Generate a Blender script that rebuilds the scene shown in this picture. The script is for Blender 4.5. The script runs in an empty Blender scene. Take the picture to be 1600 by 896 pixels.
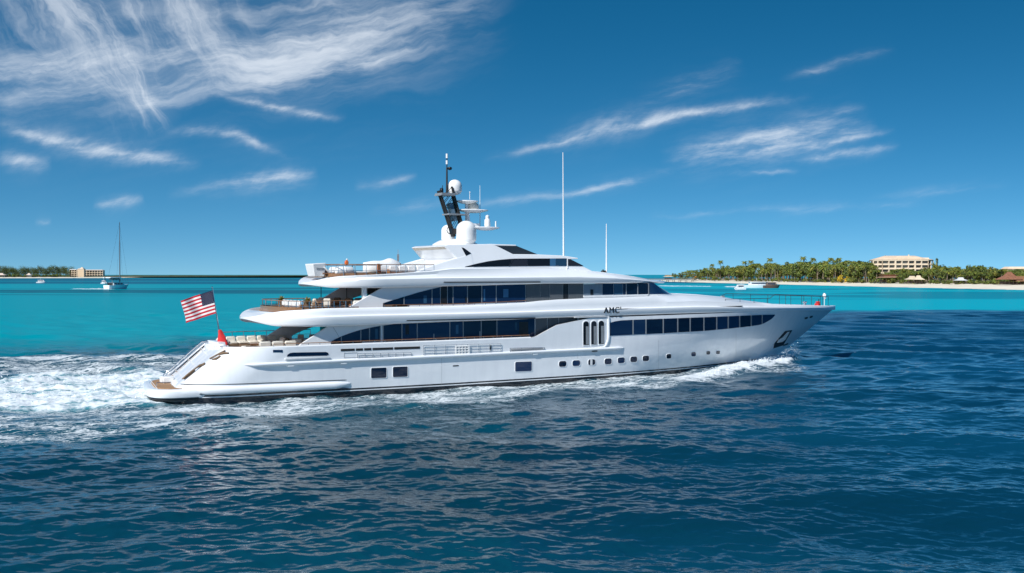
import bpy, bmesh, math, random
import numpy as np
from mathutils import Vector, Matrix

# ------------------------------------------------------------------ camera, sky, sun, exposure
SC = bpy.context.scene
COL = SC.collection
F, CAM_H, PITCH = 1600.0, 9.3, math.atan(18.5 / 1600)
SUN_AZ, SUN_EL = math.radians(36), math.radians(41)       # azimuth measured from -Y towards -X
SUN_DIR = Vector((-math.sin(SUN_AZ) * math.cos(SUN_EL), -math.cos(SUN_AZ) * math.cos(SUN_EL), math.sin(SUN_EL)))

cam_d = bpy.data.cameras.new('camera'); cam_d.sensor_width = 36; cam_d.lens = 36
cam_d.clip_start = 0.5; cam_d.clip_end = 120000
cam = bpy.data.objects.new('camera', cam_d); COL.objects.link(cam)
cam.location = (0, 0, CAM_H); cam.rotation_euler = (math.pi / 2 - PITCH, 0, 0)
SC.camera = cam
vs = SC.view_settings
vs.view_transform = 'Standard'; vs.look = 'None'; vs.exposure = 0.3; vs.gamma = 1.0; vs.use_curve_mapping = False
SC.render.engine = 'CYCLES'
SC.cycles.max_bounces = 8; SC.cycles.transparent_max_bounces = 8
SC.cycles.use_denoising = True
SC.cycles.sample_clamp_indirect = 6

sun_d = bpy.data.lights.new('sun', 'SUN'); sun_d.energy = 4.4; sun_d.angle = math.radians(0.53)
sun_d.color = (1.0, 0.985, 0.955)
sun = bpy.data.objects.new('sun', sun_d); COL.objects.link(sun)
sun.rotation_euler = (-SUN_DIR).to_track_quat('-Z', 'Y').to_euler(); sun.location = (-60, -60, 80)


class Ex:
    """tiny expression builder on shader math nodes"""
    nt = None
    def __init__(s, sock): s.s = sock
    @staticmethod
    def op(name, *a, clamp=False):
        n = Ex.nt.nodes.new('ShaderNodeMath'); n.operation = name; n.use_clamp = clamp
        for i, v in enumerate(a):
            if isinstance(v, Ex): Ex.nt.links.new(v.s, n.inputs[i])
            else: n.inputs[i].default_value = v
        return Ex(n.outputs[0])
    def __add__(s, o): return Ex.op('ADD', s, o)
    __radd__ = __add__
    def __sub__(s, o): return Ex.op('SUBTRACT', s, o)
    def __rsub__(s, o): return Ex.op('SUBTRACT', o, s)
    def __mul__(s, o): return Ex.op('MULTIPLY', s, o)
    __rmul__ = __mul__
    def __truediv__(s, o): return Ex.op('DIVIDE', s, o)
    def ramp(s, a, b):                    # smoothstep
        n = Ex.nt.nodes.new('ShaderNodeMapRange'); n.interpolation_type = 'SMOOTHSTEP'
        Ex.nt.links.new(s.s, n.inputs[0]); n.inputs[1].default_value = a; n.inputs[2].default_value = b
        return Ex(n.outputs[0])


def vec(*a):
    n = Ex.nt.nodes.new('ShaderNodeCombineXYZ')
    for i, v in enumerate(a):
        if isinstance(v, Ex): Ex.nt.links.new(v.s, n.inputs[i])
        else: n.inputs[i].default_value = v
    return n.outputs[0]


def noise_node(v, scale, detail=5, rough=.55, dist=0.0, lac=2.0):
    n = Ex.nt.nodes.new('ShaderNodeTexNoise'); Ex.nt.links.new(v, n.inputs['Vector'])
    n.inputs['Scale'].default_value = scale; n.inputs['Detail'].default_value = detail
    n.inputs['Roughness'].default_value = rough; n.inputs['Distortion'].default_value = dist
    n.inputs['Lacunarity'].default_value = lac
    return Ex(n.outputs[0])


def build_world():
    w = bpy.data.worlds.new('World'); SC.world = w; w.use_nodes = True
    nt = w.node_tree; nt.nodes.clear(); Ex.nt = nt
    out = nt.nodes.new('ShaderNodeOutputWorld'); bg = nt.nodes.new('ShaderNodeBackground')
    nt.links.new(bg.outputs[0], out.inputs[0]); bg.inputs[1].default_value = 0.12
    sky = nt.nodes.new('ShaderNodeTexSky'); sky.sky_type = 'NISHITA'; sky.sun_disc = False
    sky.sun_elevation = SUN_EL; sky.sun_rotation = math.atan2(SUN_DIR.x, SUN_DIR.y) % (2 * math.pi)
    sky.altitude = 0; sky.air_density = 1.0; sky.dust_density = 0.3; sky.ozone_density = 2.5
    hsv = nt.nodes.new('ShaderNodeHueSaturation'); hsv.inputs['Saturation'].default_value = 1.40
    hsv.inputs['Value'].default_value = 0.81; hsv.inputs['Hue'].default_value = 0.487
    nt.links.new(sky.outputs[0], hsv.inputs['Color'])
    tc0 = nt.nodes.new('ShaderNodeTexCoord'); sp0 = nt.nodes.new('ShaderNodeSeparateXYZ'); nt.links.new(tc0.outputs['Generated'], sp0.inputs[0])
    zz = Ex.op('MAXIMUM', Ex(sp0.outputs[2]), 0.0)               # the air near the horizon is clear: lift the lookup off the yellow band
    nt.links.new(vec(Ex(sp0.outputs[0]), Ex(sp0.outputs[1]), zz * 2.0 + 0.135), sky.inputs['Vector'])
    # cirrus, laid out by direction in the sky
    tc = nt.nodes.new('ShaderNodeTexCoord'); sp = nt.nodes.new('ShaderNodeSeparateXYZ')
    nt.links.new(tc.outputs['Generated'], sp.inputs[0])
    X, Y, Z = (Ex(sp.outputs[i]) for i in range(3))
    Yc = Ex.op('MAXIMUM', Y, 0.08)
    gx, gz = X / Yc, Z / Yc
    front = Y.ramp(0.1, 0.3)
    wa = noise_node(vec(gx, gz, 0.0), 3.2, 4, .55) - 0.5
    wb = noise_node(vec(gx, gz, 7.3), 3.2, 4, .55) - 0.5
    wc = noise_node(vec(gx, gz, 3.1), 14, 4, .6) - 0.5
    wd = noise_node(vec(gx, gz, 5.5), 45, 4, .65) - 0.5
    wx, wz = gx + wa * 0.13 + wc * .03 + wd * .006, gz + wb * 0.10 + wc * .03 + wd * .006
    tx, tz = gx + wa * 0.02 + wc * .012 + wd * .007, gz + wb * 0.018 + wc * .012 + wd * .006

    def fibre(x, z, ang, s_al, s_ac, lo, hi, seed, detail=7):
        c, s = math.cos(ang), math.sin(ang)
        return noise_node(vec((x * c + z * s) * s_al, (z * c - x * s) * s_ac, seed), 1.0, detail, .62).ramp(lo, hi)
    f_h = fibre(wx, wz, math.radians(11), 7, 34, .30, .74, 1.7, 10)
    f_s = fibre(wx, wz, math.radians(-60), 7, 38, .32, .74, 4.4, 10)
    f_f = fibre(tx, tz, math.radians(9), 16, 75, .25, .75, 9.1, 10)
    f_d = fibre(tx, tz, math.radians(42), 24, 80, .25, .75, 12.1, 10)
    grp = {'h': (wx, wz, f_h), 's': (wx, wz, f_s), 'f': (tx, tz, f_f), 'd': (tx, tz, f_d * 0.32 + f_f * 0.68)}
    # kind, px, py, half length, half thickness, angle (deg, up to the right), strength, curvature
    wisps = [
        ('h', 300, 104, 400, 40, 13, .75, -8), ('h', 560, 36, 260, 62, 14, .42, 0), ('h', 90, 132, 160, 26, 9, .7, 6), ('h', 330, 60, 520, 105, 10, .16, 0), ('h', 440, 122, 240, 18, 17, .32, 8),
        ('s', 240, 152, 80, 52, -55, 1.0, 0), ('h', 225, 165, 90, 40, -20, .6, 0), ('s', 140, 30, 190, 110, -58, .55, 0), ('s', 310, 50, 130, 80, -72, .5, 0),
        ('h', 450, 110, 200, 22, 10, .35, 0), ('h', 600, 75, 110, 26, 22, .4, 0),
        ('d', 447, 168, 100, 6, -10, .95, 0), ('d', 150, 236, 172, 11, -11, 1.25, 6), ('d', 38, 256, 46, 14, -5, .6, 0),
        ('d', 365, 214, 105, 8, -11, .75, -16), ('d', 432, 281, 72, 12, 9, .85, 0), ('d', 603, 284, 50, 6, 8, .6, 0),
        ('d', 188, 321, 42, 8, 10, .7, 0), ('f', 380, 290, 120, 12, 8, .2, 0), ('d', 68, 350, 14, 5, 0, .3, 0),
        ('d', 1010, 193, 270, 7, 11, 1.0, -9), ('d', 960, 200, 120, 15, 14, .5, 0),
        ('f', 1200, 226, 175, 20, 9, .85, 0), ('d', 1320, 240, 88, 6, 9, .9, 0), ('d', 1310, 222, 90, 5, 11, .7, 0),
        ('d', 1140, 225, 110, 7, 10, .6, 0), ('f', 1240, 196, 120, 10, 14, .35, 0),
        ('f', 960, 290, 100, 7, 13, .5, 0), ('f', 830, 312, 120, 8, 6, .25, 0), ('f', 1190, 271, 60, 4, 3, .35, 0),
        ('f', 1310, 102, 95, 6, 14, .3, 0), ('f', 1080, 135, 90, 14, 22, .22, 0), ('f', 660, 320, 90, 10, 7, .18, 0),
        ('f', 1330, 325, 130, 7, 3, .15, 0), ('f', 1150, 330, 150, 6, 4, .13, 0), ('f', 1470, 300, 120, 8, 5, .12, 0),
    ]
    dens = None
    for k, px, py, hl, ht, ang, st, cv in wisps:
        x, z, fb = grp[k]
        c, s = math.cos(math.radians(ang)), math.sin(math.radians(ang))
        dx, dz = x - (px - 800) / F, z - (429.5 - py) / F
        u = (dx * (c * F / hl)) + dz * (s * F / hl)
        v = (dz * (c * F / ht)) - dx * (s * F / ht)
        u2 = u * u
        if cv: v = v - u2 * (cv / ht)
        e = Ex.op('POWER', Ex.op('MAXIMUM', 1.0 - u2, 0.0), 1.4)
        d1 = 1.0 + v * v
        t = e / (d1 * d1) * (fb * fb * 1.1 + .07) * st
        dens = t if dens is None else dens + t
    dens = Ex.op('MULTIPLY', dens, front, clamp=True)
    dens = 1.0 - Ex.op('POWER', 2.718, dens * -1.25)
    mx = nt.nodes.new('ShaderNodeMix'); mx.data_type = 'RGBA'
    nt.links.new(dens.s, mx.inputs[0]); nt.links.new(hsv.outputs[0], mx.inputs[6])
    mx.inputs[7].default_value = (6.2, 6.6, 7.1, 1)
    nt.links.new(mx.outputs[2], bg.inputs[0])
    w.cycles.sampling_method = 'MANUAL'; w.cycles.sample_map_resolution = 512
build_world()

# ------------------------------------------------------------------ helpers
random.seed(7)
RNG = np.random.default_rng(11)
PSI = math.radians(31.5)                                   # the yacht's heading, from +X towards +Y
HD = (math.cos(PSI), math.sin(PSI)); SD = (math.sin(PSI), -math.cos(PSI))
ORG = (-24 - 3 * HD[0] - 5.3 * SD[0], 72.5 - 3 * HD[1] - 5.3 * SD[1])
YZ = 0.3                                                   # yacht datum above the sea
YM = Matrix.Translation((ORG[0], ORG[1], YZ)) @ Matrix.Rotation(PSI, 4, 'Z')


def ray(px, py):
    x, y = (px - 800) / F, (448 - py) / F
    return x, math.cos(PITCH) + y * math.sin(PITCH), y * math.cos(PITCH) - math.sin(PITCH)


def at(px, py, w):
    """survey: where the sight line meets the fore-and-aft plane w metres to starboard -> (u forward, z up)"""
    r = ray(px, py)
    t = (w + ORG[0] * SD[0] + ORG[1] * SD[1]) / (r[0] * SD[0] + r[1] * SD[1])
    x, y = t * r[0] - ORG[0], t * r[1] - ORG[1]
    return x * HD[0] + y * HD[1], CAM_H - YZ + t * r[2]


def at_s(px, py, wf, w=4.0):
    for _ in range(14):
        u, z = at(px, py, w); w = 0.5 * w + 0.5 * wf(u, z)
    return u, z


def at_deck(px, py, z):
    r = ray(px, py); t = (z + YZ - CAM_H) / r[2]
    x, y = t * r[0] - ORG[0], t * r[1] - ORG[1]
    return x * HD[0] + y * HD[1], x * SD[0] + y * SD[1]


def at_sea(px, py, z=0.0):
    r = ray(px, py); t = (z - CAM_H) / r[2]
    return t * r[0], t * r[1]


def at_dist(px, py, Y):
    r = ray(px, py); t = Y / r[1]
    return t * r[0], Y, CAM_H + t * r[2]


def sstep(x, a, b):
    t = np.clip((x - a) / (b - a), 0, 1); return t * t * (3 - 2 * t)


class MB:
    def __init__(s): s.v = []; s.f = []; s.m = []
    def add(s, vs, fs, mi=0):
        o = len(s.v); s.v.extend([tuple(p) for p in vs])
        for f in fs: s.f.append(tuple(i + o for i in f)); s.m.append(mi)
        return s
    def box(s, c, d, mi=0, rz=0.0, M=None):
        x, y, z = d[0] / 2, d[1] / 2, d[2] / 2
        R = Matrix.Translation(c) @ Matrix.Rotation(rz, 4, 'Z')
        if M is not None: R = Matrix.Translation(c) @ M
        p = [R @ Vector((a * x, b * y, e * z)) for e in (-1, 1) for b in (-1, 1) for a in (-1, 1)]
        return s.add(p, [(0, 2, 3, 1), (4, 5, 7, 6), (0, 1, 5, 4), (2, 6, 7, 3), (0, 4, 6, 2), (1, 3, 7, 5)], mi)
    def soft(s, c, d, r=.08, mi=0, rz=0.0):
        """box with rounded edges"""
        bm = bmesh.new(); bmesh.ops.create_cube(bm, size=1.0)
        for v in bm.verts: v.co = Vector((v.co.x * d[0], v.co.y * d[1], v.co.z * d[2]))
        bmesh.ops.bevel(bm, geom=bm.edges[:], offset=min(r, .45 * min(d)), segments=3, affect='EDGES')
        R = Matrix.Translation(c) @ Matrix.Rotation(rz, 4, 'Z')
        bm.verts.index_update()
        s.add([R @ v.co for v in bm.verts], [[v.index for v in f.verts] for f in bm.faces], mi); bm.free()
        return s
    def grid(s, rows, mi=0, close=False):
        n = len(rows[0]); vs = [p for r in rows for p in r]; fs = []
        for i in range(len(rows) - 1):
            for j in range(n if close else n - 1):
                k = (j + 1) % n
                fs.append((i * n + j, i * n + k, (i + 1) * n + k, (i + 1) * n + j))
        return s.add(vs, fs, mi)
    def tube(s, pts, r, n=6, mi=0, cap=True):
        pts = [Vector(p) for p in pts]; rs = r if isinstance(r, (list, tuple)) else [r] * len(pts)
        rows = []; prev = None
        for i, p in enumerate(pts):
            t = (pts[min(i + 1, len(pts) - 1)] - pts[max(i - 1, 0)]).normalized()
            a = t.cross(Vector((0, 0, 1)) if abs(t.z) < .95 else Vector((1, 0, 0))).normalized()
            if prev is not None and a.dot(prev) < 0: a = -a
            prev = a; b = t.cross(a)
            rows.append([p + (a * math.cos(2 * math.pi * k / n) + b * math.sin(2 * math.pi * k / n)) * rs[i] for k in range(n)])
        s.grid(rows, mi, True)
        if cap: s.add(rows[0], [tuple(range(n))], mi); s.add(rows[-1], [tuple(range(n))], mi)
        return s
    def lathe(s, prof, c=(0, 0, 0), n=24, mi=0, sx=1.0, sy=1.0):
        rows = [[(c[0] + r * sx * math.cos(2 * math.pi * k / n), c[1] + r * sy * math.sin(2 * math.pi * k / n), c[2] + z) for k in range(n)] for r, z in prof]
        return s.grid(rows, mi, True)
    def prism(s, a, b, mi=0):
        """two matching outlines joined into a solid"""
        n = len(a)
        s.add(list(a) + list(b), [tuple(range(n)), tuple(range(2 * n - 1, n - 1, -1))] + [(i, i + n, (i + 1) % n + n, (i + 1) % n) for i in range(n)], mi)
        return s
    def build(s, name, mats, parent=None, smooth=38, loc=None, rz=0.0, merge=1e-4, bevel=None, fixn=True):
        me = bpy.data.meshes.new(name)
        bm = bmesh.new(); vs = [bm.verts.new(p) for p in s.v]
        for f, mi in zip(s.f, s.m):
            try:
                q = bm.faces.new([vs[i] for i in f]); q.material_index = mi
            except ValueError: pass
        if merge: bmesh.ops.remove_doubles(bm, verts=bm.verts[:], dist=merge)
        if fixn: bmesh.ops.recalc_face_normals(bm, faces=bm.faces[:])
        bm.to_mesh(me); bm.free()
        for m in (mats if isinstance(mats, (list, tuple)) else [mats]): me.materials.append(m)
        if smooth:
            me.polygons.foreach_set('use_smooth', [True] * len(me.polygons))
            me.set_sharp_from_angle(angle=math.radians(smooth))
        o = bpy.data.objects.new(name, me); COL.objects.link(o)
        if parent is not None: o.parent = parent
        if loc is not None: o.location = loc
        if rz: o.rotation_euler = (0, 0, rz)
        if bevel:
            b = o.modifiers.new('bevel', 'BEVEL'); b.width = bevel; b.segments = 3; b.limit_method = 'ANGLE'; b.angle_limit = math.radians(28)
            b.harden_normals = False
        return o


def tag(o, label=None, cat=None, group=None, kind=None):
    if label: o['label'] = label
    if cat: o['category'] = cat
    if group: o['group'] = group
    if kind: o['kind'] = kind
    return o


def thing(name, label, cat, loc=(0, 0, 0), rz=0.0, group=None):
    o = bpy.data.objects.new(name, None); COL.objects.link(o); o.location = loc; o.rotation_euler = (0, 0, rz)
    o.empty_display_size = .3
    return tag(o, label, cat, group)


def dup(root, loc, rz=0.0, label=None, group=None, scale=1.0):
    def cp(o, par):
        c = o.copy(); COL.objects.link(c)
        if par is not None: c.parent = par
        for ch in o.children: cp(ch, c)
        return c
    r = cp(root, None); r.location = loc; r.rotation_euler = (0, 0, rz)
    r.scale = (scale,) * 3 if not isinstance(scale, tuple) else scale
    if label: r['label'] = label
    if group: r['group'] = group
    return r


MATS = {}
def mat(name, col, rough=.5, metal=0.0, coat=0.0, var=0.0, vscale=3.0, bump=0.0, bscale=20.0, spec=.5, trans=0.0, emit=None, stretch=(1, 1, 1)):
    if name in MATS: return MATS[name]
    m = bpy.data.materials.new(name); m.use_nodes = True; nt = m.node_tree; Ex.nt = nt
    p = nt.nodes['Principled BSDF']
    p.inputs['Base Color'].default_value = (*col, 1); p.inputs['Roughness'].default_value = rough
    p.inputs['Metallic'].default_value = metal; p.inputs['Coat Weight'].default_value = coat; p.inputs['Coat Roughness'].default_value = .04
    p.inputs['Specular IOR Level'].default_value = spec
    if var or bump:
        tc = nt.nodes.new('ShaderNodeTexCoord'); mp = nt.nodes.new('ShaderNodeMapping'); mp.inputs['Scale'].default_value = stretch
        nt.links.new(tc.outputs['Object'], mp.inputs[0])
    if var:
        n = noise_node(mp.outputs[0], vscale, 5, .6)
        mx = nt.nodes.new('ShaderNodeMix'); mx.data_type = 'RGBA'; nt.links.new(n.ramp(.3, .7).s, mx.inputs[0])
        mx.inputs[6].default_value = (*[c * (1 - var) for c in col], 1); mx.inputs[7].default_value = (*[min(1, c * (1 + var)) for c in col], 1)
        nt.links.new(mx.outputs[2], p.inputs['Base Color'])
    if bump:
        n = noise_node(mp.outputs[0], bscale, 4, .55)
        b = nt.nodes.new('ShaderNodeBump'); b.inputs['Strength'].default_value = bump; b.inputs['Distance'].default_value = .05
        nt.links.new(n.s, b.inputs['Height']); nt.links.new(b.outputs[0], p.inputs['Normal'])
        if coat: nt.links.new(b.outputs[0], p.inputs['Coat Normal'])
    if 'glass' in name:
        oi = nt.nodes.new('ShaderNodeObjectInfo'); mr = nt.nodes.new('ShaderNodeMix'); mr.data_type = 'RGBA'; nt.links.new(oi.outputs['Random'], mr.inputs[0])
        mr.inputs[6].default_value = (*[c * .5 for c in col], 1); mr.inputs[7].default_value = (*[c * 1.9 for c in col], 1); nt.links.new(mr.outputs[2], p.inputs['Base Color'])
    MATS[name] = m
    return m


WHITE = mat('white_gloss_paint', (.84, .85, .86), .28, coat=.6, var=.015, vscale=.6, bump=.012, bscale=.9)
WHITE2 = mat('white_satin', (.78, .78, .77), .4, var=.03, vscale=2)
CREAM = mat('cream_upholstery', (.72, .68, .60), .8, var=.06, vscale=4, bump=.2, bscale=40)
BEIGE = mat('beige_soffit_shade', (.62, .55, .45), .6, var=.04)  # shaded underside of the white arch, as a colour
GREYP = mat('grey_door_panel', (.10, .11, .12), .35, var=.08, stretch=(3, 3, .3))
GLASS = mat('navy_tinted_glass', (.004, .015, .046), .03, spec=.55, var=.35, vscale=.5, bump=.02, bscale=.6)
GLASS2 = mat('dark_smoked_glass', (.012, .013, .017), .05, spec=.5, var=.3, vscale=.6)
BLUEGL = mat('blue_clear_glass', (.03, .09, .17), .04, spec=.6, var=.3, vscale=.7)
BLACK = mat('black_trim', (.012, .012, .014), .4, var=.2)
CHROME = mat('stainless_steel', (.62, .63, .64), .18, metal=1.0, var=.05)
DKMETAL = mat('dark_bronze_metal', (.035, .032, .03), .4, metal=.3, var=.2)
GREYM = mat('grey_metal', (.32, .33, .34), .4, metal=.3, var=.1)
WOODR = mat('varnished_wood', (.26, .12, .05), .3, coat=.4, var=.25, vscale=6, stretch=(.4, 4, 4))
WICKER = mat('brown_wicker', (.19, .12, .07), .8, var=.3, vscale=30, bump=.5, bscale=60)
RED = mat('red_cloth', (.55, .02, .02), .8, var=.1)
ORANGE = mat('orange_plastic', (.75, .16, .03), .5, var=.08)
BLUEC = mat('pale_blue_fabric', (.25, .45, .62), .8, var=.1)


def teak():
    m = bpy.data.materials.new('teak_planking'); m.use_nodes = True; nt = m.node_tree; Ex.nt = nt
    p = nt.nodes['Principled BSDF']; p.inputs['Roughness'].default_value = .6
    tc = nt.nodes.new('ShaderNodeTexCoord'); sp = nt.nodes.new('ShaderNodeSeparateXYZ'); nt.links.new(tc.outputs['Object'], sp.inputs[0])
    x, y = Ex(sp.outputs[0]), Ex(sp.outputs[1])
    fr = Ex.op('FRACT', y / 0.12); seam = fr.ramp(.02, .1)
    pl = Ex.op('FLOOR', y / .12)
    n1 = noise_node(vec(x * .25, pl * 3.7, 0.), 1.0, 2); n2 = noise_node(vec(x * 1.5, y * 14, 0.), 1.0, 4)
    mx = nt.nodes.new('ShaderNodeMix'); mx.data_type = 'RGBA'; nt.links.new((n1 * .6 + n2 * .4).ramp(.3, .7).s, mx.inputs[0])
    mx.inputs[6].default_value = (.27, .14, .06, 1); mx.inputs[7].default_value = (.43, .245, .115, 1)
    m2 = nt.nodes.new('ShaderNodeMix'); m2.data_type = 'RGBA'; nt.links.new(seam.s, m2.inputs[0]); m2.inputs[6].default_value = (.05, .03, .02, 1)
    nt.links.new(mx.outputs[2], m2.inputs[7]); nt.links.new(m2.outputs[2], p.inputs['Base Color'])
    return m
TEAK = teak()


def vnoise(x, y, seed=0):
    xi, yi = np.floor(x).astype(np.int64), np.floor(y).astype(np.int64); fx, fy = x - xi, y - yi
    fx, fy = fx * fx * (3 - 2 * fx), fy * fy * (3 - 2 * fy)
    def h(a, b):
        n = (a * 374761393 + b * 668265263 + seed * 1442695041) & 0xffffffff
        n = ((n ^ (n >> 13)) * 1274126177) & 0xffffffff
        return ((n ^ (n >> 16)) & 0xffff) / 65535.0
    return (h(xi, yi) * (1 - fx) + h(xi + 1, yi) * fx) * (1 - fy) + (h(xi, yi + 1) * (1 - fx) + h(xi + 1, yi + 1) * fx) * fy


def fbm(x, y, seed=0, o=4):
    t, a, s = 0, .5, 0
    for i in range(o):
        t = t + a * vnoise(x * 2 ** i, y * 2 ** i, seed + i); s += a; a *= .55
    return t / s


# ------------------------------------------------------------------ the sea
def ocean_tile(size, n, lmin, lmax, rms, wdir, spread, seed, fall=2.0):
    g = np.random.default_rng(seed)
    k1 = np.fft.fftfreq(n, size / n) * 2 * np.pi
    kx, ky = np.meshgrid(k1, k1, indexing='xy'); k = np.hypot(kx, ky); k[0, 0] = 1e-6
    ca = (kx * math.cos(wdir) + ky * math.sin(wdir)) / k
    A = k ** -fall * np.clip(ca, 0, 1) ** spread
    lam = 2 * np.pi / k
    A *= sstep(lam, lmin * .8, lmin * 1.3) * (1 - sstep(lam, lmax * .8, lmax * 1.3))
    s = A * (g.normal(size=(n, n)) + 1j * g.normal(size=(n, n)))
    h = np.fft.ifft2(s).real; c = rms / h.std()
    dx = np.fft.ifft2(-1j * kx / k * s).real; dy = np.fft.ifft2(-1j * ky / k * s).real
    return (h * c).astype(np.float32), (-dx * c).astype(np.float32), (-dy * c).astype(np.float32)


def samp(t, size, x, y):
    n = t.shape[0]; u, v = (x / size * n) % n, (y / size * n) % n
    i, j = np.floor(u).astype(int) % n, np.floor(v).astype(int) % n; fu, fv = u - np.floor(u), v - np.floor(v); i2, j2 = (i + 1) % n, (j + 1) % n
    return (t[j, i] * (1 - fu) + t[j, i2] * fu) * (1 - fv) + (t[j2, i] * (1 - fu) + t[j2, i2] * fu) * fv


# the wake and wash, surveyed on the sea surface: (x stations, far edge, near edge, strength)
WASH = [
    ([-120, 0, 40, 75, 150, 235, 262], [606, 597, 587, 583, 583, 581, 588], [650, 643, 643, 642, 640, 635, 633], 1.0),
]
LACE = [
    ([-150, 0, 60, 140, 300], [568, 568, 563, 565, 560], [604, 596, 586, 584, 584], .62),
    ([-150, 0, 130, 200, 300, 400, 460], [640, 640, 641, 636, 634, 634, 634], [700, 697, 692, 676, 660, 642, 634], .60),
    ([250, 300, 345, 400, 462, 525, 578, 619, 665, 712, 753, 806, 853, 956, 1000, 1060], [630, 628, 626, 622, 618, 613, 610, 607, 606, 602, 598, 592, 588, 580, 575, 570],
     [636, 645, 654, 660, 652, 643, 640, 645, 644, 635, 636, 625, 616, 611, 609, 603], .66),
    ([860, 950, 1050, 1144, 1190, 1250], [590, 583, 570, 555, 546, 545], [612, 612, 606, 590, 580, 568], .62),
    ([-150, 0, 60, 140, 220, 300], [566, 566, 561, 563, 561, 558], [572, 572, 567, 569, 566, 563], 1.1),
    ([260, 330, 430], [664, 664, 668], [682, 684, 680], .42), ([1170, 1215, 1262], [578, 574, 572], [588, 588, 580], .45),
]
CREST = [
    ([1055, 1090, 1144, 1190, 1215, 1238, 1248], [590, 584, 572, 564, 558, 553, 556], [600, 596, 586, 577, 572, 567, 564], 1.0),
    ([780, 880, 950, 1010, 1060, 1110, 1160], [604, 597, 590, 585, 577, 569, 561], [612, 610, 605, 597, 587, 576, 568], .62),
    ([300, 360, 430, 500], [640, 636, 634, 632], [650, 655, 650, 642], .38),
]


def bands(defs, px, py, soft=3.0, ends=12):
    out = np.zeros_like(px)
    for xs, a, b, st in defs:
        ya, yb = np.interp(px, xs, a), np.interp(px, xs, b)
        m = sstep(py, ya - soft, ya + soft) * (1 - sstep(py, yb - soft, yb + soft)) * sstep(px, xs[0] - ends, xs[0] + ends) * (1 - sstep(px, xs[-1] - ends, xs[-1] + ends))
        out = np.maximum(out, m * st)
    return out


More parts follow.
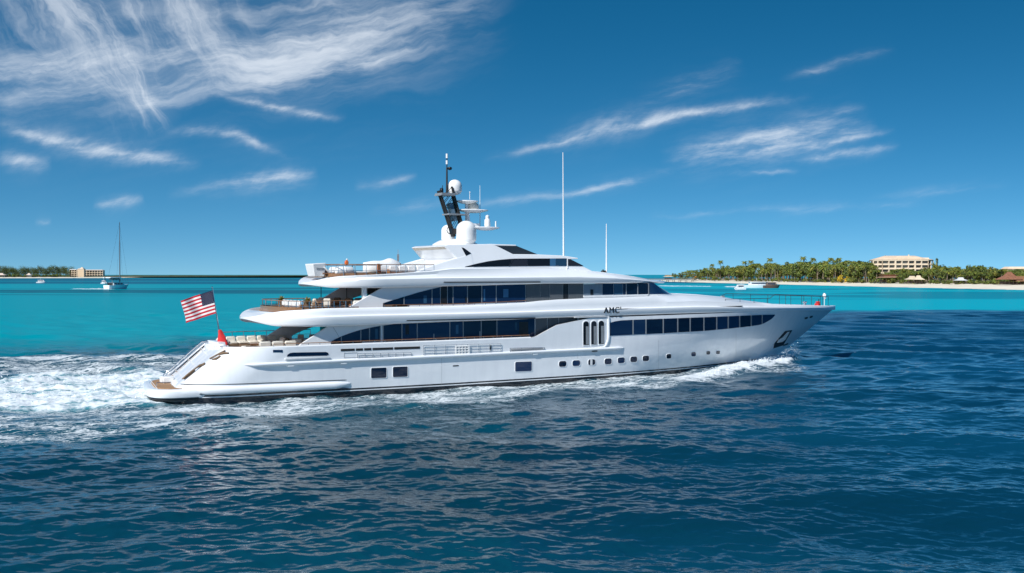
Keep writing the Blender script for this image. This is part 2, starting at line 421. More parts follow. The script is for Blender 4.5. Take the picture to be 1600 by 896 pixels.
def build_sea():
    ypx = np.concatenate([np.arange(505, 60, -.62), np.arange(60, 8, -.5), np.arange(8, .3, -.25)])
    r = np.concatenate([[.5, 3, 8, 14, 20, 25], CAM_H * F / ypx, [70000.0]])
    a = np.concatenate([np.radians(np.arange(-34, 34.001, .052)), np.radians(np.arange(36, 325, 3.0))])
    nr, na = len(r), len(a)
    R, A = np.meshgrid(r, a, indexing='ij')
    x, y = (R * np.sin(A)).ravel(), (R * np.cos(A)).ravel(); R = R.ravel()
    dr = np.maximum(R * R * .62 / (CAM_H * F), R * .0009)
    # where each patch of water lies, as surveyed from the camera boat
    yf = np.maximum(y, 5.0)
    px, py = 800 + F * x / yf, 429.5 + CAM_H * F / yf
    ok = (y > 20)
    jit = (fbm(x / 3.1, y / 3.1, 5) - .5) * 9; jx = (fbm(x / 2.3, y / 2.3, 15) - .5) * 14
    wash = bands(WASH, px + jx, py + jit) * ok; lace = bands(LACE, px + jx, py + jit * .6, 4) * ok; crest = bands(CREST, px + jx, py + jit * .4, 2.5) * ok
    tiny = bands([([1028, 1050, 1112], [446.3, 446.7, 447.5], [447.6, 448.1, 448.5], 1.0), ([1132, 1150, 1196], [447.6, 447.6, 448.4], [449.2, 449.4, 449.2], 1.0), ([112, 140, 178], [451.4, 451.4, 451.2], [452.4, 452.6, 453], 1.0)], px, py, .5, 5) * ok
    lace = np.maximum(lace, 0); wash = np.maximum(wash, tiny)
    h = np.zeros_like(x); ox = np.zeros_like(x); oy = np.zeros_like(x)
    for size, n, lmin, lmax, rms, wd, sp, seed, cut, fall in ((97.0, 512, 3.0, 16, .085, -2.05, 1.6, 3, 4.0, 2.2), (41.0, 512, 1.1, 4.0, .030, -1.2, 1.0, 9, 1.3, 2.1), (17.3, 512, .3, 1.3, .0115, -1.75, .7, 21, .42, 2.0)):
        t = ocean_tile(size, n, lmin, lmax, rms, wd, sp, seed, fall)
        f = 1 - sstep(dr, cut * .5, cut * 1.2)
        gust = (.75 + .5 * fbm(x / 37, y / 37, seed + 40)) * (1 + .7 * sstep(R, 70, 150))
        f = f * gust
        h += samp(t[0], size, x, y) * f; ox += samp(t[1], size, x, y) * f * .6; oy += samp(t[2], size, x, y) * f * .6
    calm = 1 - .5 * np.maximum(wash, crest * .6)
    h *= calm
    turb = .6 * fbm(x / 2.6, y / 2.6, 71, 5) + .4 * fbm(x / .8, y / .8, 79, 4)
    h += wash * (.14 + 1.15 * (turb - .45)) + lace * .22 * (fbm(x / 1.1, y / 1.1, 33) - .5)
    h += bands([([-150, 0, 60, 140, 300], [563, 563, 558, 560, 556], [578, 574, 568, 570, 566], 1.0)], px, py, 5) * .55 * ok
    h += bands(CREST[:1], px, py, 4) * ok * (.2 + .6 * sstep(px, 1060, 1220)) * (.1 + 1.5 * (turb - .1))
    h += bands([([250, 345, 462, 578, 700, 853, 1000], [645, 652, 648, 638, 632, 614, 605], [652, 662, 656, 646, 640, 620, 610], 1.0)], px, py, 5) * .28 * ok
    h -= bands([([400, 462, 578, 700, 853, 1000, 1080], [606, 604, 600, 592, 582, 572, 562], [638, 634, 626, 620, 606, 594, 582], 1.0)], px, py, 4, 50) * ok * .15
    # water colour: shallow sand flats are turquoise, deep water is navy
    yb = np.interp(x, [-400, -150, -60, -20, 85, 130, 400], [95, 96, 111, 152, 268, 262, 300])
    wid = np.interp(x, [-60, 20, 90], [22, 17, 13])
    wob = (fbm(x / 30, y / 22, 3) - .5) * 44
    sh = sstep(y + wob - yb, -wid, wid * 1.4)
    bandn = fbm(x / 260 + 9, y / 34 + 3, 8, 3); bandf = fbm(x / 500 + 2, y / 150 + 1, 18, 3)
    left = sstep(-x / yf, -.05, .22)
    deepc = np.array([.001, .031, .054]); tealc = np.array([.0, .19, .225]); turq = np.array([.0, .32, .40]); dteal = np.array([.001, .075, .115])
    tint = np.ones((len(x), 3)) * turq
    rw = y * (1 + .22 * (fbm(x / 160, y / 90, 8, 3) - .5))
    dark = left * np.maximum(.85 * sstep(rw, 440, 520) * (1 - sstep(rw, 640, 760)) * sstep(bandn, .3, .5), (1 - sstep(y, 112, 165)) * .5)
    tint = tint + (tealc - tint) * (left * .55)[:, None]
    tint = tint + (dteal - tint) * np.clip(dark, 0, 1)[:, None]
    far = np.maximum(sstep(rw, 900, 1150) * (.55 + .4 * sstep(bandf, .4, .6)) * (1 - .6 * sstep(y, 2200, 3200)), .5 * (1 - left) * sstep(fbm(x / 110, y / 60, 58, 3), .48, .6) * sstep(y, 330, 420))
    tint = tint + (np.array([.002, .085, .15]) - tint) * np.clip(far, 0, 1)[:, None]
    mid = sstep(fbm(x / 60, y / 22, 28, 3), .35, .65)
    bl = sstep(x, -5, 70)[:, None]; deepc = deepc * (1 - bl) + np.array([.001, .034, .082]) * bl
    dc = deepc * (.75 + .5 * mid)[:, None] * np.where((x < 0)[:, None], [1.0, 1.12, 1.02], [1.0, 1.0, 1.0])
    tint = dc + (tint - dc) * sh[:, None]
    # aerated water under the wash is paler
    aer = np.clip(wash * .9 + lace * .16, 0, 1) * .62
    tint = tint + (np.array([.10, .40, .45]) - tint) * aer[:, None]
    vz = h; n = len(x)
    co = np.stack([x + ox, y + oy, vz], 1).astype(np.float32)
    i, j = np.meshgrid(np.arange(nr - 1), np.arange(na), indexing='ij'); j2 = (j + 1) % na
    q = np.stack([i * na + j, i * na + j2, (i + 1) * na + j2, (i + 1) * na + j], -1).reshape(-1, 4)[:, ::-1]
    me = bpy.data.meshes.new('sea'); me.vertices.add(n); me.vertices.foreach_set('co', co.ravel())
    nf = len(q); me.loops.add(nf * 4); me.polygons.add(nf)
    me.loops.foreach_set('vertex_index', q.ravel().astype(np.int32)); me.polygons.foreach_set('loop_start', np.arange(0, nf * 4, 4, dtype=np.int32))
    me.polygons.foreach_set('use_smooth', np.ones(nf, bool)); me.update(calc_edges=True)
    at_ = me.attributes.new('tint', 'FLOAT_COLOR', 'POINT'); at_.data.foreach_set('color', np.concatenate([tint, np.ones((n, 1))], 1).astype(np.float32).ravel())
    farv = sstep(dr, .15, 1.0)
    for nm, d in (('open_water', farv), ('shallow', sh * sstep(dr, .3, 1.3)), ('wash', np.maximum(wash, crest)), ('lace', lace)):
        q_ = me.attributes.new(nm, 'FLOAT', 'POINT'); q_.data.foreach_set('value', d.astype(np.float32))
    o = bpy.data.objects.new('sea', me); COL.objects.link(o); tag(o, kind='structure')
    m = bpy.data.materials.new('sea_water'); m.use_nodes = True; nt = m.node_tree; Ex.nt = nt; me.materials.append(m)
    p = nt.nodes['Principled BSDF']
    ge = nt.nodes.new('ShaderNodeNewGeometry'); sp = nt.nodes.new('ShaderNodeSeparateXYZ'); nt.links.new(ge.outputs['Position'], sp.inputs[0])
    X, Y = Ex(sp.outputs[0]), Ex(sp.outputs[1])
    c, s = math.cos(PSI - .2), math.sin(PSI - .2)
    U, W = X * c + Y * s, Y * c - X * s
    def attr(nm):
        n_ = nt.nodes.new('ShaderNodeAttribute'); n_.attribute_name = nm; return n_
    wa, la = Ex(attr('wash').outputs['Fac']), Ex(attr('lace').outputs['Fac'])
    w1 = noise_node(vec(U * .35, W * .6, 0.), 1.0, 3) - .5
    n1 = noise_node(vec(U * 1.3 + w1 * 1.6, W * 2.7 + w1 * 2.0, 0.), 1.0, 7, .64)
    n2 = noise_node(vec(U * 3.4 + w1, W * 6.5 + w1 * 2., 4.), 1.0, 7, .68)
    r1 = 1.0 - Ex.op('ABSOLUTE', n1 - .5) * 8.0; r2 = 1.0 - Ex.op('ABSOLUTE', n2 - .5) * 7.5
    patch = noise_node(vec(U * .16, W * .4, 9.), 1.0, 3).ramp(.32, .62)
    def cells(u, w, seed):
        v_ = nt.nodes.new('ShaderNodeTexVoronoi'); v_.feature = 'DISTANCE_TO_EDGE'; v_.inputs['Scale'].default_value = 1.0; v_.inputs['Randomness'].default_value = 1.0
        nt.links.new(vec(u, w, seed), v_.inputs['Vector']); return Ex(v_.outputs['Distance'])
    wp_, wq = (n1 - .5) * 1.5, (n2 - .5) * 1.1
    c1 = cells(U * .42 + w1 * 1.5 + wp_, W * 1.15 + w1 * 1.5 + wp_ + wq * .5, 0.); c2 = cells(U * 1.3 + w1 + wp_ + wq, W * 3.0 + w1 + wq, 5.)
    th = la * (patch * .75 + .25)
    t1 = 1.0 - Ex.op('DIVIDE', c1, th * .26 + .004, clamp=True); t2 = 1.0 - Ex.op('DIVIDE', c2, th * .30 + .004, clamp=True)
    lf = (Ex.op('MAXIMUM', t1, t2 * (patch * .7 + .3)) * 1.5 * (n2 * 1.9 - .25) + (r1 * .5 + th * .9 - .95)).ramp(.12, .75) * la.ramp(.05, .3)
    n3 = noise_node(vec(U * .8 + w1, W * 1.3 + w1, 2.), 1.0, 8, .7)
    wf = (wa * 1.25 - 1.1 + (n3 - .42) * 2.7 + (n1 - .5) * .9 + (noise_node(vec(U * .2, W * .55, 11.), 1.0, 3) - .45) * 2.0).ramp(-.15, .55) * wa.ramp(.04, .3)
    # a few small whitecaps of the wind chop
    n4 = noise_node(vec(X * .11, Y * .16, 5.), 1.0, 2).ramp(.62, .72); n5 = noise_node(vec(X * 1.2, Y * 2.6, 6.), 1.0, 5, .65).ramp(.67, .74)
    cap = n4 * n5 * .8
    foam = Ex.op('MAXIMUM', Ex.op('MAXIMUM', lf * .85, wf), cap, clamp=True)
    fcol = nt.nodes.new('ShaderNodeMix'); fcol.data_type = 'RGBA'; nt.links.new(foam.s, fcol.inputs[0])
    nt.links.new(attr('tint').outputs['Color'], fcol.inputs[6]); fcol.inputs[7].default_value = (.68, .72, .74, 1)
    nt.links.new(fcol.outputs[2], p.inputs['Base Color'])
    fa = Ex(attr('open_water').outputs['Fac'])
    rgh = foam * .6 + .045 + fa * .14
    nt.links.new(rgh.s, p.inputs['Roughness']); p.inputs['IOR'].default_value = 1.333
    sp_ = Ex.op('MAXIMUM', 0.4 - foam * .28 - fa * .29, .08); nt.links.new(sp_.s, p.inputs['Specular IOR Level'])
    b1 = noise_node(vec(X * 1.0, Y * 1.7, 0.), 1.1, 3, .5) + noise_node(vec(X, Y * 1.3, 3.), 4.5, 3, .5) * .22 + noise_node(vec(X, Y * 2., 8.), .22, 2) * 2.2 + foam * .35 + n3 * wa * 1.2
    bp = nt.nodes.new('ShaderNodeBump'); bp.inputs['Distance'].default_value = .16; bp.inputs['Strength'].default_value = .16
    nt.links.new(b1.s, bp.inputs['Height']); nt.links.new(bp.outputs[0], p.inputs['Normal'])
    df = nt.nodes.new('ShaderNodeBsdfDiffuse'); nt.links.new(fcol.outputs[2], df.inputs[0]); nt.links.new(bp.outputs[0], df.inputs['Normal'])
    ms = nt.nodes.new('ShaderNodeMixShader'); f_ = Ex(attr('shallow').outputs['Fac']) * .72; nt.links.new(f_.s, ms.inputs[0]); nt.links.new(p.outputs[0], ms.inputs[1]); nt.links.new(df.outputs[0], ms.inputs[2])
    nt.links.new(ms.outputs[0], nt.nodes['Material Output'].inputs[0])
    return o
SEA = build_sea()


def build_spray():
    """flung drops over the bow wave and the stern wash"""
    g = np.random.default_rng(4); mb = MB()
    def drop(p, r):
        a = g.normal(size=(4, 3)) * r; mb.add([tuple(p + q) for q in a], [(0, 1, 2), (0, 2, 3), (0, 3, 1), (1, 3, 2)])
    xs, a, b, _ = CREST[0]
    for i in range(1500):
        px = 1090 + 158 * g.random() ** .6; py = np.interp(px, xs, [.5 * (p + q) for p, q in zip(a, b)]) + g.normal() * 3.5; x, y = at_sea(px, py)
        k = (px - 1090) / 158; drop(np.array((x, y, .15 + .25 * k + abs(g.normal()) * .45 * k)), .012 + .035 * g.random())
    for i in range(1500):
        px = -60 + 300 * g.random(); py = 590 + 44 * g.random(); x, y = at_sea(px, py); drop(np.array((x, y, .25 + abs(g.normal()) * .22)), .01 + .03 * g.random())
    o = mb.build('spray', mat('spray_white', (.82, .85, .87), .6), smooth=0, merge=0, fixn=False); tag(o, kind='stuff')
build_spray()

# ------------------------------------------------------------------ islands, beach, trees, hotels
SAND = mat('white_sand', (.74, .66, .52), .9, var=.08, vscale=.08, bump=.1, bscale=.5)
GROUND = mat('scrub_ground', (.055, .062, .022), .95, var=.4, vscale=.05)
PALMLEAF = [mat('palm_frond_green', (.11, .15, .02), .6, var=.45, vscale=.35), mat('palm_frond_olive', (.18, .185, .022), .6, var=.4, vscale=.35),
            mat('palm_frond_dark', (.07, .095, .016), .6, var=.4, vscale=.35)]
LEAF = [mat('leaf_green', (.10, .135, .016), .7, var=.5, vscale=.3), mat('leaf_olive', (.19, .18, .024), .7, var=.4, vscale=.3), mat('leaf_dark', (.05, .072, .014), .7, var=.4, vscale=.3)]
YELLOW = mat('yellow_blossom', (.55, .36, .015), .7, var=.3, vscale=.5)
RUST = mat('rust_foliage', (.36, .14, .03), .7, var=.3, vscale=.5)
BARK = mat('pale_bark', (.22, .17, .12), .9, var=.3, vscale=2)
HOTELW = mat('hotel_cream_render', (.78, .64, .47), .8, var=.05, vscale=.2)
HOTELR = mat('hotel_roof_tile', (.74, .55, .38), .8, var=.08, vscale=.3)
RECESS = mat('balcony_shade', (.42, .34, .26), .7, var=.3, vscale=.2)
WINGL = mat('hotel_window_glass', (.09, .085, .07), .1, var=.4, vscale=.4)
THATCH = mat('thatch_red_brown', (.24, .10, .055), .9, var=.25, vscale=1)
DARKW = mat('dark_timber', (.07, .05, .035), .8, var=.2)
TENT = mat('cream_canvas', (.62, .50, .36), .8, var=.06)


def shore_strip(name, pts, prof, m, kind='structure', seed=0):
    """ground along a shoreline: pts on the water's edge, prof = (metres inland, height)"""
    P = [Vector((p[0], p[1], 0)) for p in pts]; fine = []
    for i in range(len(P) - 1):
        for k in range(14): fine.append(P[i].lerp(P[i + 1], k / 14))
    fine.append(P[-1]); rows = []
    for i, p in enumerate(fine):
        t = (fine[min(i + 1, len(fine) - 1)] - fine[max(i - 1, 0)]).normalized(); nrm = Vector((-t.y, t.x, 0))
        if nrm.y < 0: nrm = -nrm
        w = 2.5 * math.sin(i * .9 + seed) + 1.5 * math.sin(i * 2.3)
        rows.append([p + nrm * (d + w) + Vector((0, 0, z + (.15 * math.sin(i * 1.7 + d) if z > .5 else 0))) for d, z in prof])
    mb = MB(); mb.grid(rows)
    return tag(mb.build(name, m, smooth=60, merge=0), kind=kind)


SHORE = [at_sea(*p) for p in ((1020, 439.4), (1050, 440.6), (1130, 442.6), (1215, 444.6), (1300, 446.6), (1400, 449), (1500, 451.2), (1600, 453.2), (1720, 455.5), (1900, 459.5), (2200, 467))]
shore_strip('beach', SHORE, [(-30, -1.2), (0, -.02), (8, .7), (25, 1.5), (48, 2.3), (64, 2.9)], SAND)
shore_strip('island_ground', SHORE, [(58, 2.5), (64, 3.1), (90, 3.4), (300, 4.0), (420, -1)], GROUND, seed=0)
LSHORE = [at_sea(*p) for p in ((-420, 435.4), (-150, 435.2), (0, 435.0), (60, 434.9), (120, 434.8), (172, 434.6), (190, 434.4))]
shore_strip('beach', LSHORE, [(-60, -1.5), (0, -.02), (40, 1.3), (90, 2.6)], SAND, seed=2)
shore_strip('island_ground', LSHORE, [(82, 2.3), (96, 2.9), (600, 6), (900, -1)], GROUND, seed=2)
FARS = [at_sea(*p) for p in ((150, 431.9), (260, 431.8), (400, 431.8), (520, 431.9))]
shore_strip('far_shore', FARS, [(-200, -3), (0, 0), (60, 3)], SAND)
mbf = MB(); rows = []
for i in range(160):                                       # a low wooded spit on the horizon
    t = i / 159; p = Vector((*FARS[0], 0)).lerp(Vector((*FARS[-1], 0)), t)
    hh = (2.2 + 3 * vnoise(np.array([i * .45]), np.array([.5]))[0]) * min(1, (1 - t) * 6, .25 + t * 9)
    rows.append([p + Vector((0, d, z)) for d, z in ((55, 2), (62, 2 + hh * .7), (90, 2 + hh), (260, 2 + hh * .8), (320, 0))])
mbf.grid(rows); tag(mbf.build('wooded_spit', LEAF[2], smooth=60), kind='structure')


def frond(mb, base, ang, ln, up, droop, mi):
    ca, sa = math.cos(ang), math.sin(ang); n = 6; L = []; R = []; C = []
    for k in range(n + 1):
        t = k / n; d = ln * (t - .12 * t * t); z = up * ln * t - droop * ln * t * t
        wd = .19 * ln * math.sin(math.pi * min(1, .14 + t * .86)) * (1 - .25 * t)
        c = Vector((base[0] + ca * d, base[1] + sa * d, base[2] + z)); sd = Vector((-sa, ca, 0)) * wd; dn = Vector((0, 0, -wd * .75))
        C.append(c); L.append(c + sd + dn); R.append(c - sd + dn)
    for k in range(n):
        if k % 1 == 0:
            # leaflets: each side is cut into two blades with a gap between
            for side in (L, R):
                a, b = C[k], C[k + 1]; c2, d2 = side[k + 1], side[k]
                mb.add([a, a.lerp(b, .8), d2.lerp(c2, 1.0), d2.lerp(c2, .25)], [(0, 1, 2, 3)], mi)


def palm_proto(h, seed, nf=22):
    g = random.Random(seed)
    root = thing('palm_tree', 'x', 'palm tree')
    mb = MB(); lean = g.uniform(-.1, .1); pts = []; rs = []
    for k in range(7):
        t = k / 6; pts.append((lean * h * t * t, .04 * h * math.sin(t * 2), h * t)); rs.append(.30 - .14 * t + (.15 if k == 0 else 0))
    mb.tube(pts, rs, 7); mb.build('trunk', BARK, root)
    top = pts[-1]; mb = MB()
    for k in range(nf):
        e = k / nf
        frond(mb, top, k * 2.399 + g.uniform(-.2, .2), g.uniform(3.3, 4.6), .75 - 1.1 * e + g.uniform(-.1, .1), .55 + g.uniform(0, .35), g.choice([0, 0, 0, 1, 1, 2]) if e < .75 else g.choice([1, 2, 2]))
    for k in range(9):
        a = g.uniform(0, 6.28); mb.lathe([(0, -.22), (.2, -.1), (.2, .1), (0, .22)], (top[0] + .35 * math.cos(a), top[1] + .35 * math.sin(a), top[2] - .4), 6, 1)
    mb.build('crown', PALMLEAF, root, smooth=0, merge=0, fixn=False)
    return root


def leafy_proto(name, h, wid, seed, mats, n=640, trunk=True, low=.25):
    g = random.Random(seed); root = thing(name, 'x', 'tree' if trunk else 'bush')
    clumps = []
    for k in range(11 if trunk else 7):
        a = g.uniform(0, 6.28); rr = wid * .5 * math.sqrt(g.random()) * .75; z = h * g.uniform(low + .1, .88)
        clumps.append((Vector((rr * math.cos(a), rr * math.sin(a), z)), wid * g.uniform(.16, .27), g.choice([0, 0, 1, 2])))
    if trunk:
        mb = MB(); mb.tube([(0, 0, 0), (.1, .05, h * .25), (0, .1, h * .5), (.1, 0, h * .75)], [.32, .25, .2, .08], 7)
        for c, r, q in clumps[:6]: mb.tube([(0, .05, h * .3), tuple(c * .6 + Vector((0, 0, h * .15))), tuple(c)], [.14, .1, .04], 5)
        mb.build('trunk', BARK, root)
    mb = MB()
    for i in range(n):
        c, r, q = clumps[i % len(clumps)]
        d = Vector((g.gauss(0, 1), g.gauss(0, 1), g.gauss(0, .8))).normalized() * r * (g.random() ** .4)
        p = c + d; s = g.uniform(.4, .8) * (1.0 if trunk else .7)
        u = (d.normalized() + Vector((g.gauss(0, .5), g.gauss(0, .5), g.gauss(0, .5) + .3))).normalized(); a = u.orthogonal().normalized(); b = u.cross(a)
        rot = g.uniform(0, 6.28); a, b = a * math.cos(rot) + b * math.sin(rot), b * math.cos(rot) - a * math.sin(rot)
        mb.add([p + a * s, p + b * s * .6, p - a * s, p - b * s * .6], [(0, 1, 2, 3)], q if g.random() < .7 else g.choice([0, 1, 2]))
    mb.build('crown' if trunk else 'foliage', mats, root, smooth=0, merge=0, fixn=False)
    return root


def on_shore(px, inland):
    """a point so many metres behind the right-hand water line, on the sight line px"""
    xs = [800 + F * p[0] / p[1] for p in SHORE]
    y = 1 / np.interp(px, xs, [1 / p[1] for p in SHORE]); Y = y + inland * 1.18
    return (px - 800) / F * Y, Y


palms = [palm_proto(h, s) for h, s in ((14, 1), (11.5, 2), (17, 3), (9, 4))]
trees = [leafy_proto('broadleaf_tree', h, w, s, LEAF) for h, w, s in ((11, 9, 5), (8.5, 8, 6), (13, 10, 7))]
first = {}
def plant(proto, loc, rz, label, group, sc=1.0):
    if proto.name not in first:
        first[proto.name] = 1; proto.location = loc; proto.rotation_euler = (0, 0, rz); proto['label'] = label; proto['group'] = group
        proto.scale = (sc,) * 3 if not isinstance(sc, tuple) else sc
        return proto
    return dup(proto, loc, rz, label, group, sc)


# grove height along the beach: pixel column -> crown top row
GX = [1050, 1075, 1110, 1150, 1200, 1240, 1290, 1340, 1362, 1375, 1400, 1440, 1470, 1485, 1530, 1560, 1600, 1760]
GY = [426, 421, 417, 414, 408, 407, 404, 404, 406, 422, 420, 419, 413, 415, 413, 418, 420, 419]
g = random.Random(5)
kinds = ['feathery green palm in the dense grove behind the white beach', 'rounded olive broadleaf tree filling the grove behind the white beach']
for i in range(430):
    px = 1052 + (1690 - 1052) * ((i + g.random()) / 430); depth = g.choice([72, 78, 85, 95, 110, 130, 155])
    x, y = on_shore(px, depth); topr = np.interp(px, GX, GY) + g.uniform(-2, 5) + (g.uniform(1, 9) if depth < 90 else 0)
    zt = CAM_H + (429.5 - topr) / F * y - 2.9
    if g.random() < .58:
        pr = g.choice(palms); base = {'palm_tree': 14, 'palm_tree.001': 11.5, 'palm_tree.002': 17, 'palm_tree.003': 9}[pr.name]
        s = max(.45, min(1.7, zt / (base + 2.4))); plant(pr, (x, y, 2.9), g.uniform(0, 6.28), kinds[0], 'palms in the grove behind the beach', (max(1.2, s), max(1.2, s), s))
    else:
        pr = g.choice(trees); base = {'broadleaf_tree': 11, 'broadleaf_tree.001': 8.5, 'broadleaf_tree.002': 13}[pr.name]
        s = max(.4, min(1.7, (zt - 1) / base)); plant(pr, (x, y, 2.8), g.uniform(0, 6.28), kinds[1], 'broadleaf trees in the grove behind the beach', (max(.95, s), max(.95, s), s))
# the tall single palms that stand clear of the grove
for px, tr, lab in ((1113, 410, 'thin palm rising clear of the grove near the pier end'), (1127, 404, 'thin palm standing tallest near the pier end of the grove'), (1165, 405, 'tall dark palm rising above the grove behind the white motor cruiser'),
                    (1175, 404, 'tall dark palm beside another above the motor cruiser'), (1201, 400, 'tall palm with ragged crown above the middle of the grove'), (1257, 397, 'slender palm with a small crown standing highest in the grove'),
                    (1270, 399, 'slender palm next to the highest palm in the grove'), (1297, 399, 'tall palm with a full crown between the slender palms and the hotel'), (1311, 399, 'tall bushy palm closest to the hotel on its pier side')):
    x, y = on_shore(px, 100); z = CAM_H + (429.5 - tr) / F * y - 3.4; s = z / 19.2
    dup(palms[2], (x, y, 2.9), px * 1.3, lab, 'tall palms above the grove', (1.1, 1.1, s))
for px, tr, d, lab in ((1381, 397, 168, 'dark broadleaf tree rising behind the pale hotel roof'), (1461, 401, 120, 'tall dark tree against the far end of the pale hotel')):
    x, y = on_shore(px, d); z = CAM_H + (429.5 - tr) / F * y - 3.4; dup(trees[2], (x, y, 2.8), 1.0, lab, None, (.75, .75, z / 13.4))
# low bushes along the back of the beach
bushes = [leafy_proto('green_bush', 2.8, 5.5, 41, LEAF, 260, False, .0), leafy_proto('green_bush', 2.1, 4.5, 42, LEAF[::-1], 240, False, .0)]
for i in range(95):
    px = 1056 + (1700 - 1056) * (i + g.random()) / 95; x, y = on_shore(px, g.uniform(60, 68))
    plant(g.choice(bushes), (x, y, 2.6), g.uniform(0, 6.28), 'low green bush along the back edge of the white beach', 'bushes behind the beach', g.uniform(.8, 1.7))
yb = leafy_proto('yellow_bush', 5.2, 6.5, 51, [YELLOW, YELLOW, LEAF[1]], 360, False, .0)
for k, (px, s, lab) in enumerate(((1313, 1.25, 'larger yellow flowering bush behind the beach'), (1323.5, 1.0, 'smaller yellow flowering bush beside the larger one'))):
    x, y = on_shore(px, 58); plant(yb, (x, y, 2.6), k * 2.0, lab, 'yellow bushes', s)
rb = leafy_proto('rust_bush', 5.5, 5, 52, [RUST, RUST, LEAF[1]], 320, False, .0)
x, y = on_shore(1085, 58); plant(rb, (x, y, 2.4), 0, 'rust orange bush at the pier end of the beach', None, 1.15)

# hotel behind the palms
def hotel():
    px0, px1 = 1369, 1460; x, y = on_shore((px0 + px1) / 2, 150)
    r = thing('hotel', 'pale cream hotel with gridded balconies and peach hipped roof above palms', 'hotel', (x, y, 2.8), math.radians(-6))
    W = (px1 - px0) / F * y; fl = 4.3; H5 = CAM_H + (429.5 - 407.5) / F * y - 2.8; nf = 5; fh = H5 / nf
    D = 22.0; ch = W * .12                                    # canted ends
    out = [(-W / 2, ch * 1.1), (-W / 2 + ch, 0), (W / 2 - ch, 0), (W / 2, ch * 1.1), (W / 2, D), (-W / 2, D)]
    def ring(z, o=0): return [((p[0]) * (1 + 2 * o / W), p[1] - o if p[1] < D else p[1] + o, z) for p in out]
    core = MB(); ins = [(p[0] * .955, p[1] + 1.5 if p[1] < D else p[1] - 1, 0) for p in out]
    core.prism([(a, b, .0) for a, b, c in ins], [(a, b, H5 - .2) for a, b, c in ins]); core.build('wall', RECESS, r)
    segs = [(out[0], out[1], 2), (out[1], out[2], 7), (out[2], out[3], 2)]
    for k in range(nf + 1):
        z = k * fh; mb = MB(); mb.prism(ring(z - .32 if k else 0), ring(z + .32 if k < nf else z + .8, .15)); mb.build('floor_slab', HOTELW, r)
    for a, b, n in segs:
        for k in range(n + 1):
            t = k / n; cx, cy = a[0] + (b[0] - a[0]) * t, a[1] + (b[1] - a[1]) * t
            wd = 1.4 if (n == 7 and k in (2, 5)) else .75
            mb = MB(); mb.box((cx, cy + .7, H5 / 2), (wd, 1.5, H5 - .1)); mb.build('pier', HOTELW, r)
        for f_ in range(nf):
            for k in range(n):
                t = (k + .5) / n; cx, cy = a[0] + (b[0] - a[0]) * t, a[1] + (b[1] - a[1]) * t
                an = math.atan2(b[1] - a[1], b[0] - a[0]); wd = math.hypot(b[0] - a[0], b[1] - a[1]) / n
                mb = MB(); nx, ny = -math.sin(an), math.cos(an)
                mb.box((cx + nx * 1.42, cy + ny * 1.42, f_ * fh + fh * .52), (wd * .66, .12, fh * .62), 0, an); w_ = mb.build('window', WINGL, r)
                m2 = MB(); m2.box((cx + nx * .25, cy + ny * .25, f_ * fh + .75), (wd * .86, .1, .9), 0, an); m2.build('railing', HOTELW, w_)
    mb = MB(); rr = ring(H5 + .8, .35); cxs = [(-W * .30, D * .45, H5 + 4.6), (W * .2, D * .45, H5 + 4.6)]
    n0 = len(rr); mb.add(rr + cxs, [(0, 1, n0), (1, 2, n0 + 1, n0), (2, 3, n0 + 1), (3, 4, n0 + 1), (4, 5, n0, n0 + 1), (5, 0, n0), tuple(range(n0 - 1, -1, -1))]); rf = mb.build('roof', HOTELR, r)
    mb = MB(); mb.box((W * .1, D * .4, H5 + 4.6), (.9, .9, 2.0)); mb.build('finial', HOTELW, rf)
    mb = MB(); mb.prism([(-W * .16, -.2, H5 + .7), (W * .27, -.2, H5 + .7), (W * .24, 3, H5 + .7), (-W * .13, 3, H5 + .7)], [(-W * .16, .0, H5 + 2.9), (W * .27, .0, H5 + 2.0), (W * .24, 3, H5 + 3.4), (-W * .13, 3, H5 + 4.0)]); mb.build('parapet', HOTELR, r)
    mb = MB(); mb.box((W * .36, D * .4, H5 + 1.6), (7, 5, 2.2)); mb.build('penthouse', HOTELW, r)
hotel()

def hut(px, inland, w, h, label, mats, name='beach_hut', cat='hut', roofh=.62, rz=.2, peak=.12):
    x, y = on_shore(px, inland); r = thing(name, label, cat, (x, y, 2.7), rz)
    wh = h * (1 - roofh); mb = MB()
    b = [(-w / 2, -w * .35, wh), (w / 2, -w * .35, wh), (w / 2, w * .35, wh), (-w / 2, w * .35, wh)]; mid = [(a * .45, c * .45, wh + h * roofh * .45) for a, c, d in b]; tp = [(a * peak, c * peak, h) for a, c, d in b]
    mb.grid([b, mid, tp], 0, True); mb.add(b, [(0, 1, 2, 3)]); mb.add(tp, [(0, 1, 2, 3)]); mb.build('roof', mats[0], r, smooth=0)
    for k in range(5):
        for s in (-1, 1):
            mb = MB(); mb.tube([((k / 4 - .5) * w * .86, s * w * .28, 0), ((k / 4 - .5) * w * .86, s * w * .28, wh + .2)], .16, 6); mb.build('post', mats[1], r)
    mb = MB(); mb.box((0, w * .1, wh * .3), (w * .7, w * .25, wh * .55)); mb.build('counter', mats[1], r)
    return r
hut(1577, 52, 15, 8.6, 'open beach hut with a steep red brown thatched roof near the sand', (THATCH, DARKW))
hut(1594, 60, 12, 5.6, 'low thatched annexe with lighter roof beside the steep thatched hut', (mat('thatch_tan', (.36, .19, .10), .9, var=.2), DARKW), peak=.5)
hut(1425, 56, 10, 5.6, 'first cream canvas pavilion below the hotel', (TENT, DARKW), 'pavilion', 'pavilion', .5, .1, .3)
hut(1435, 58, 9, 6.0, 'second cream canvas pavilion below the hotel, nearer the thatched hut', (TENT, DARKW), 'pavilion', 'pavilion', .55, -.1, .25)
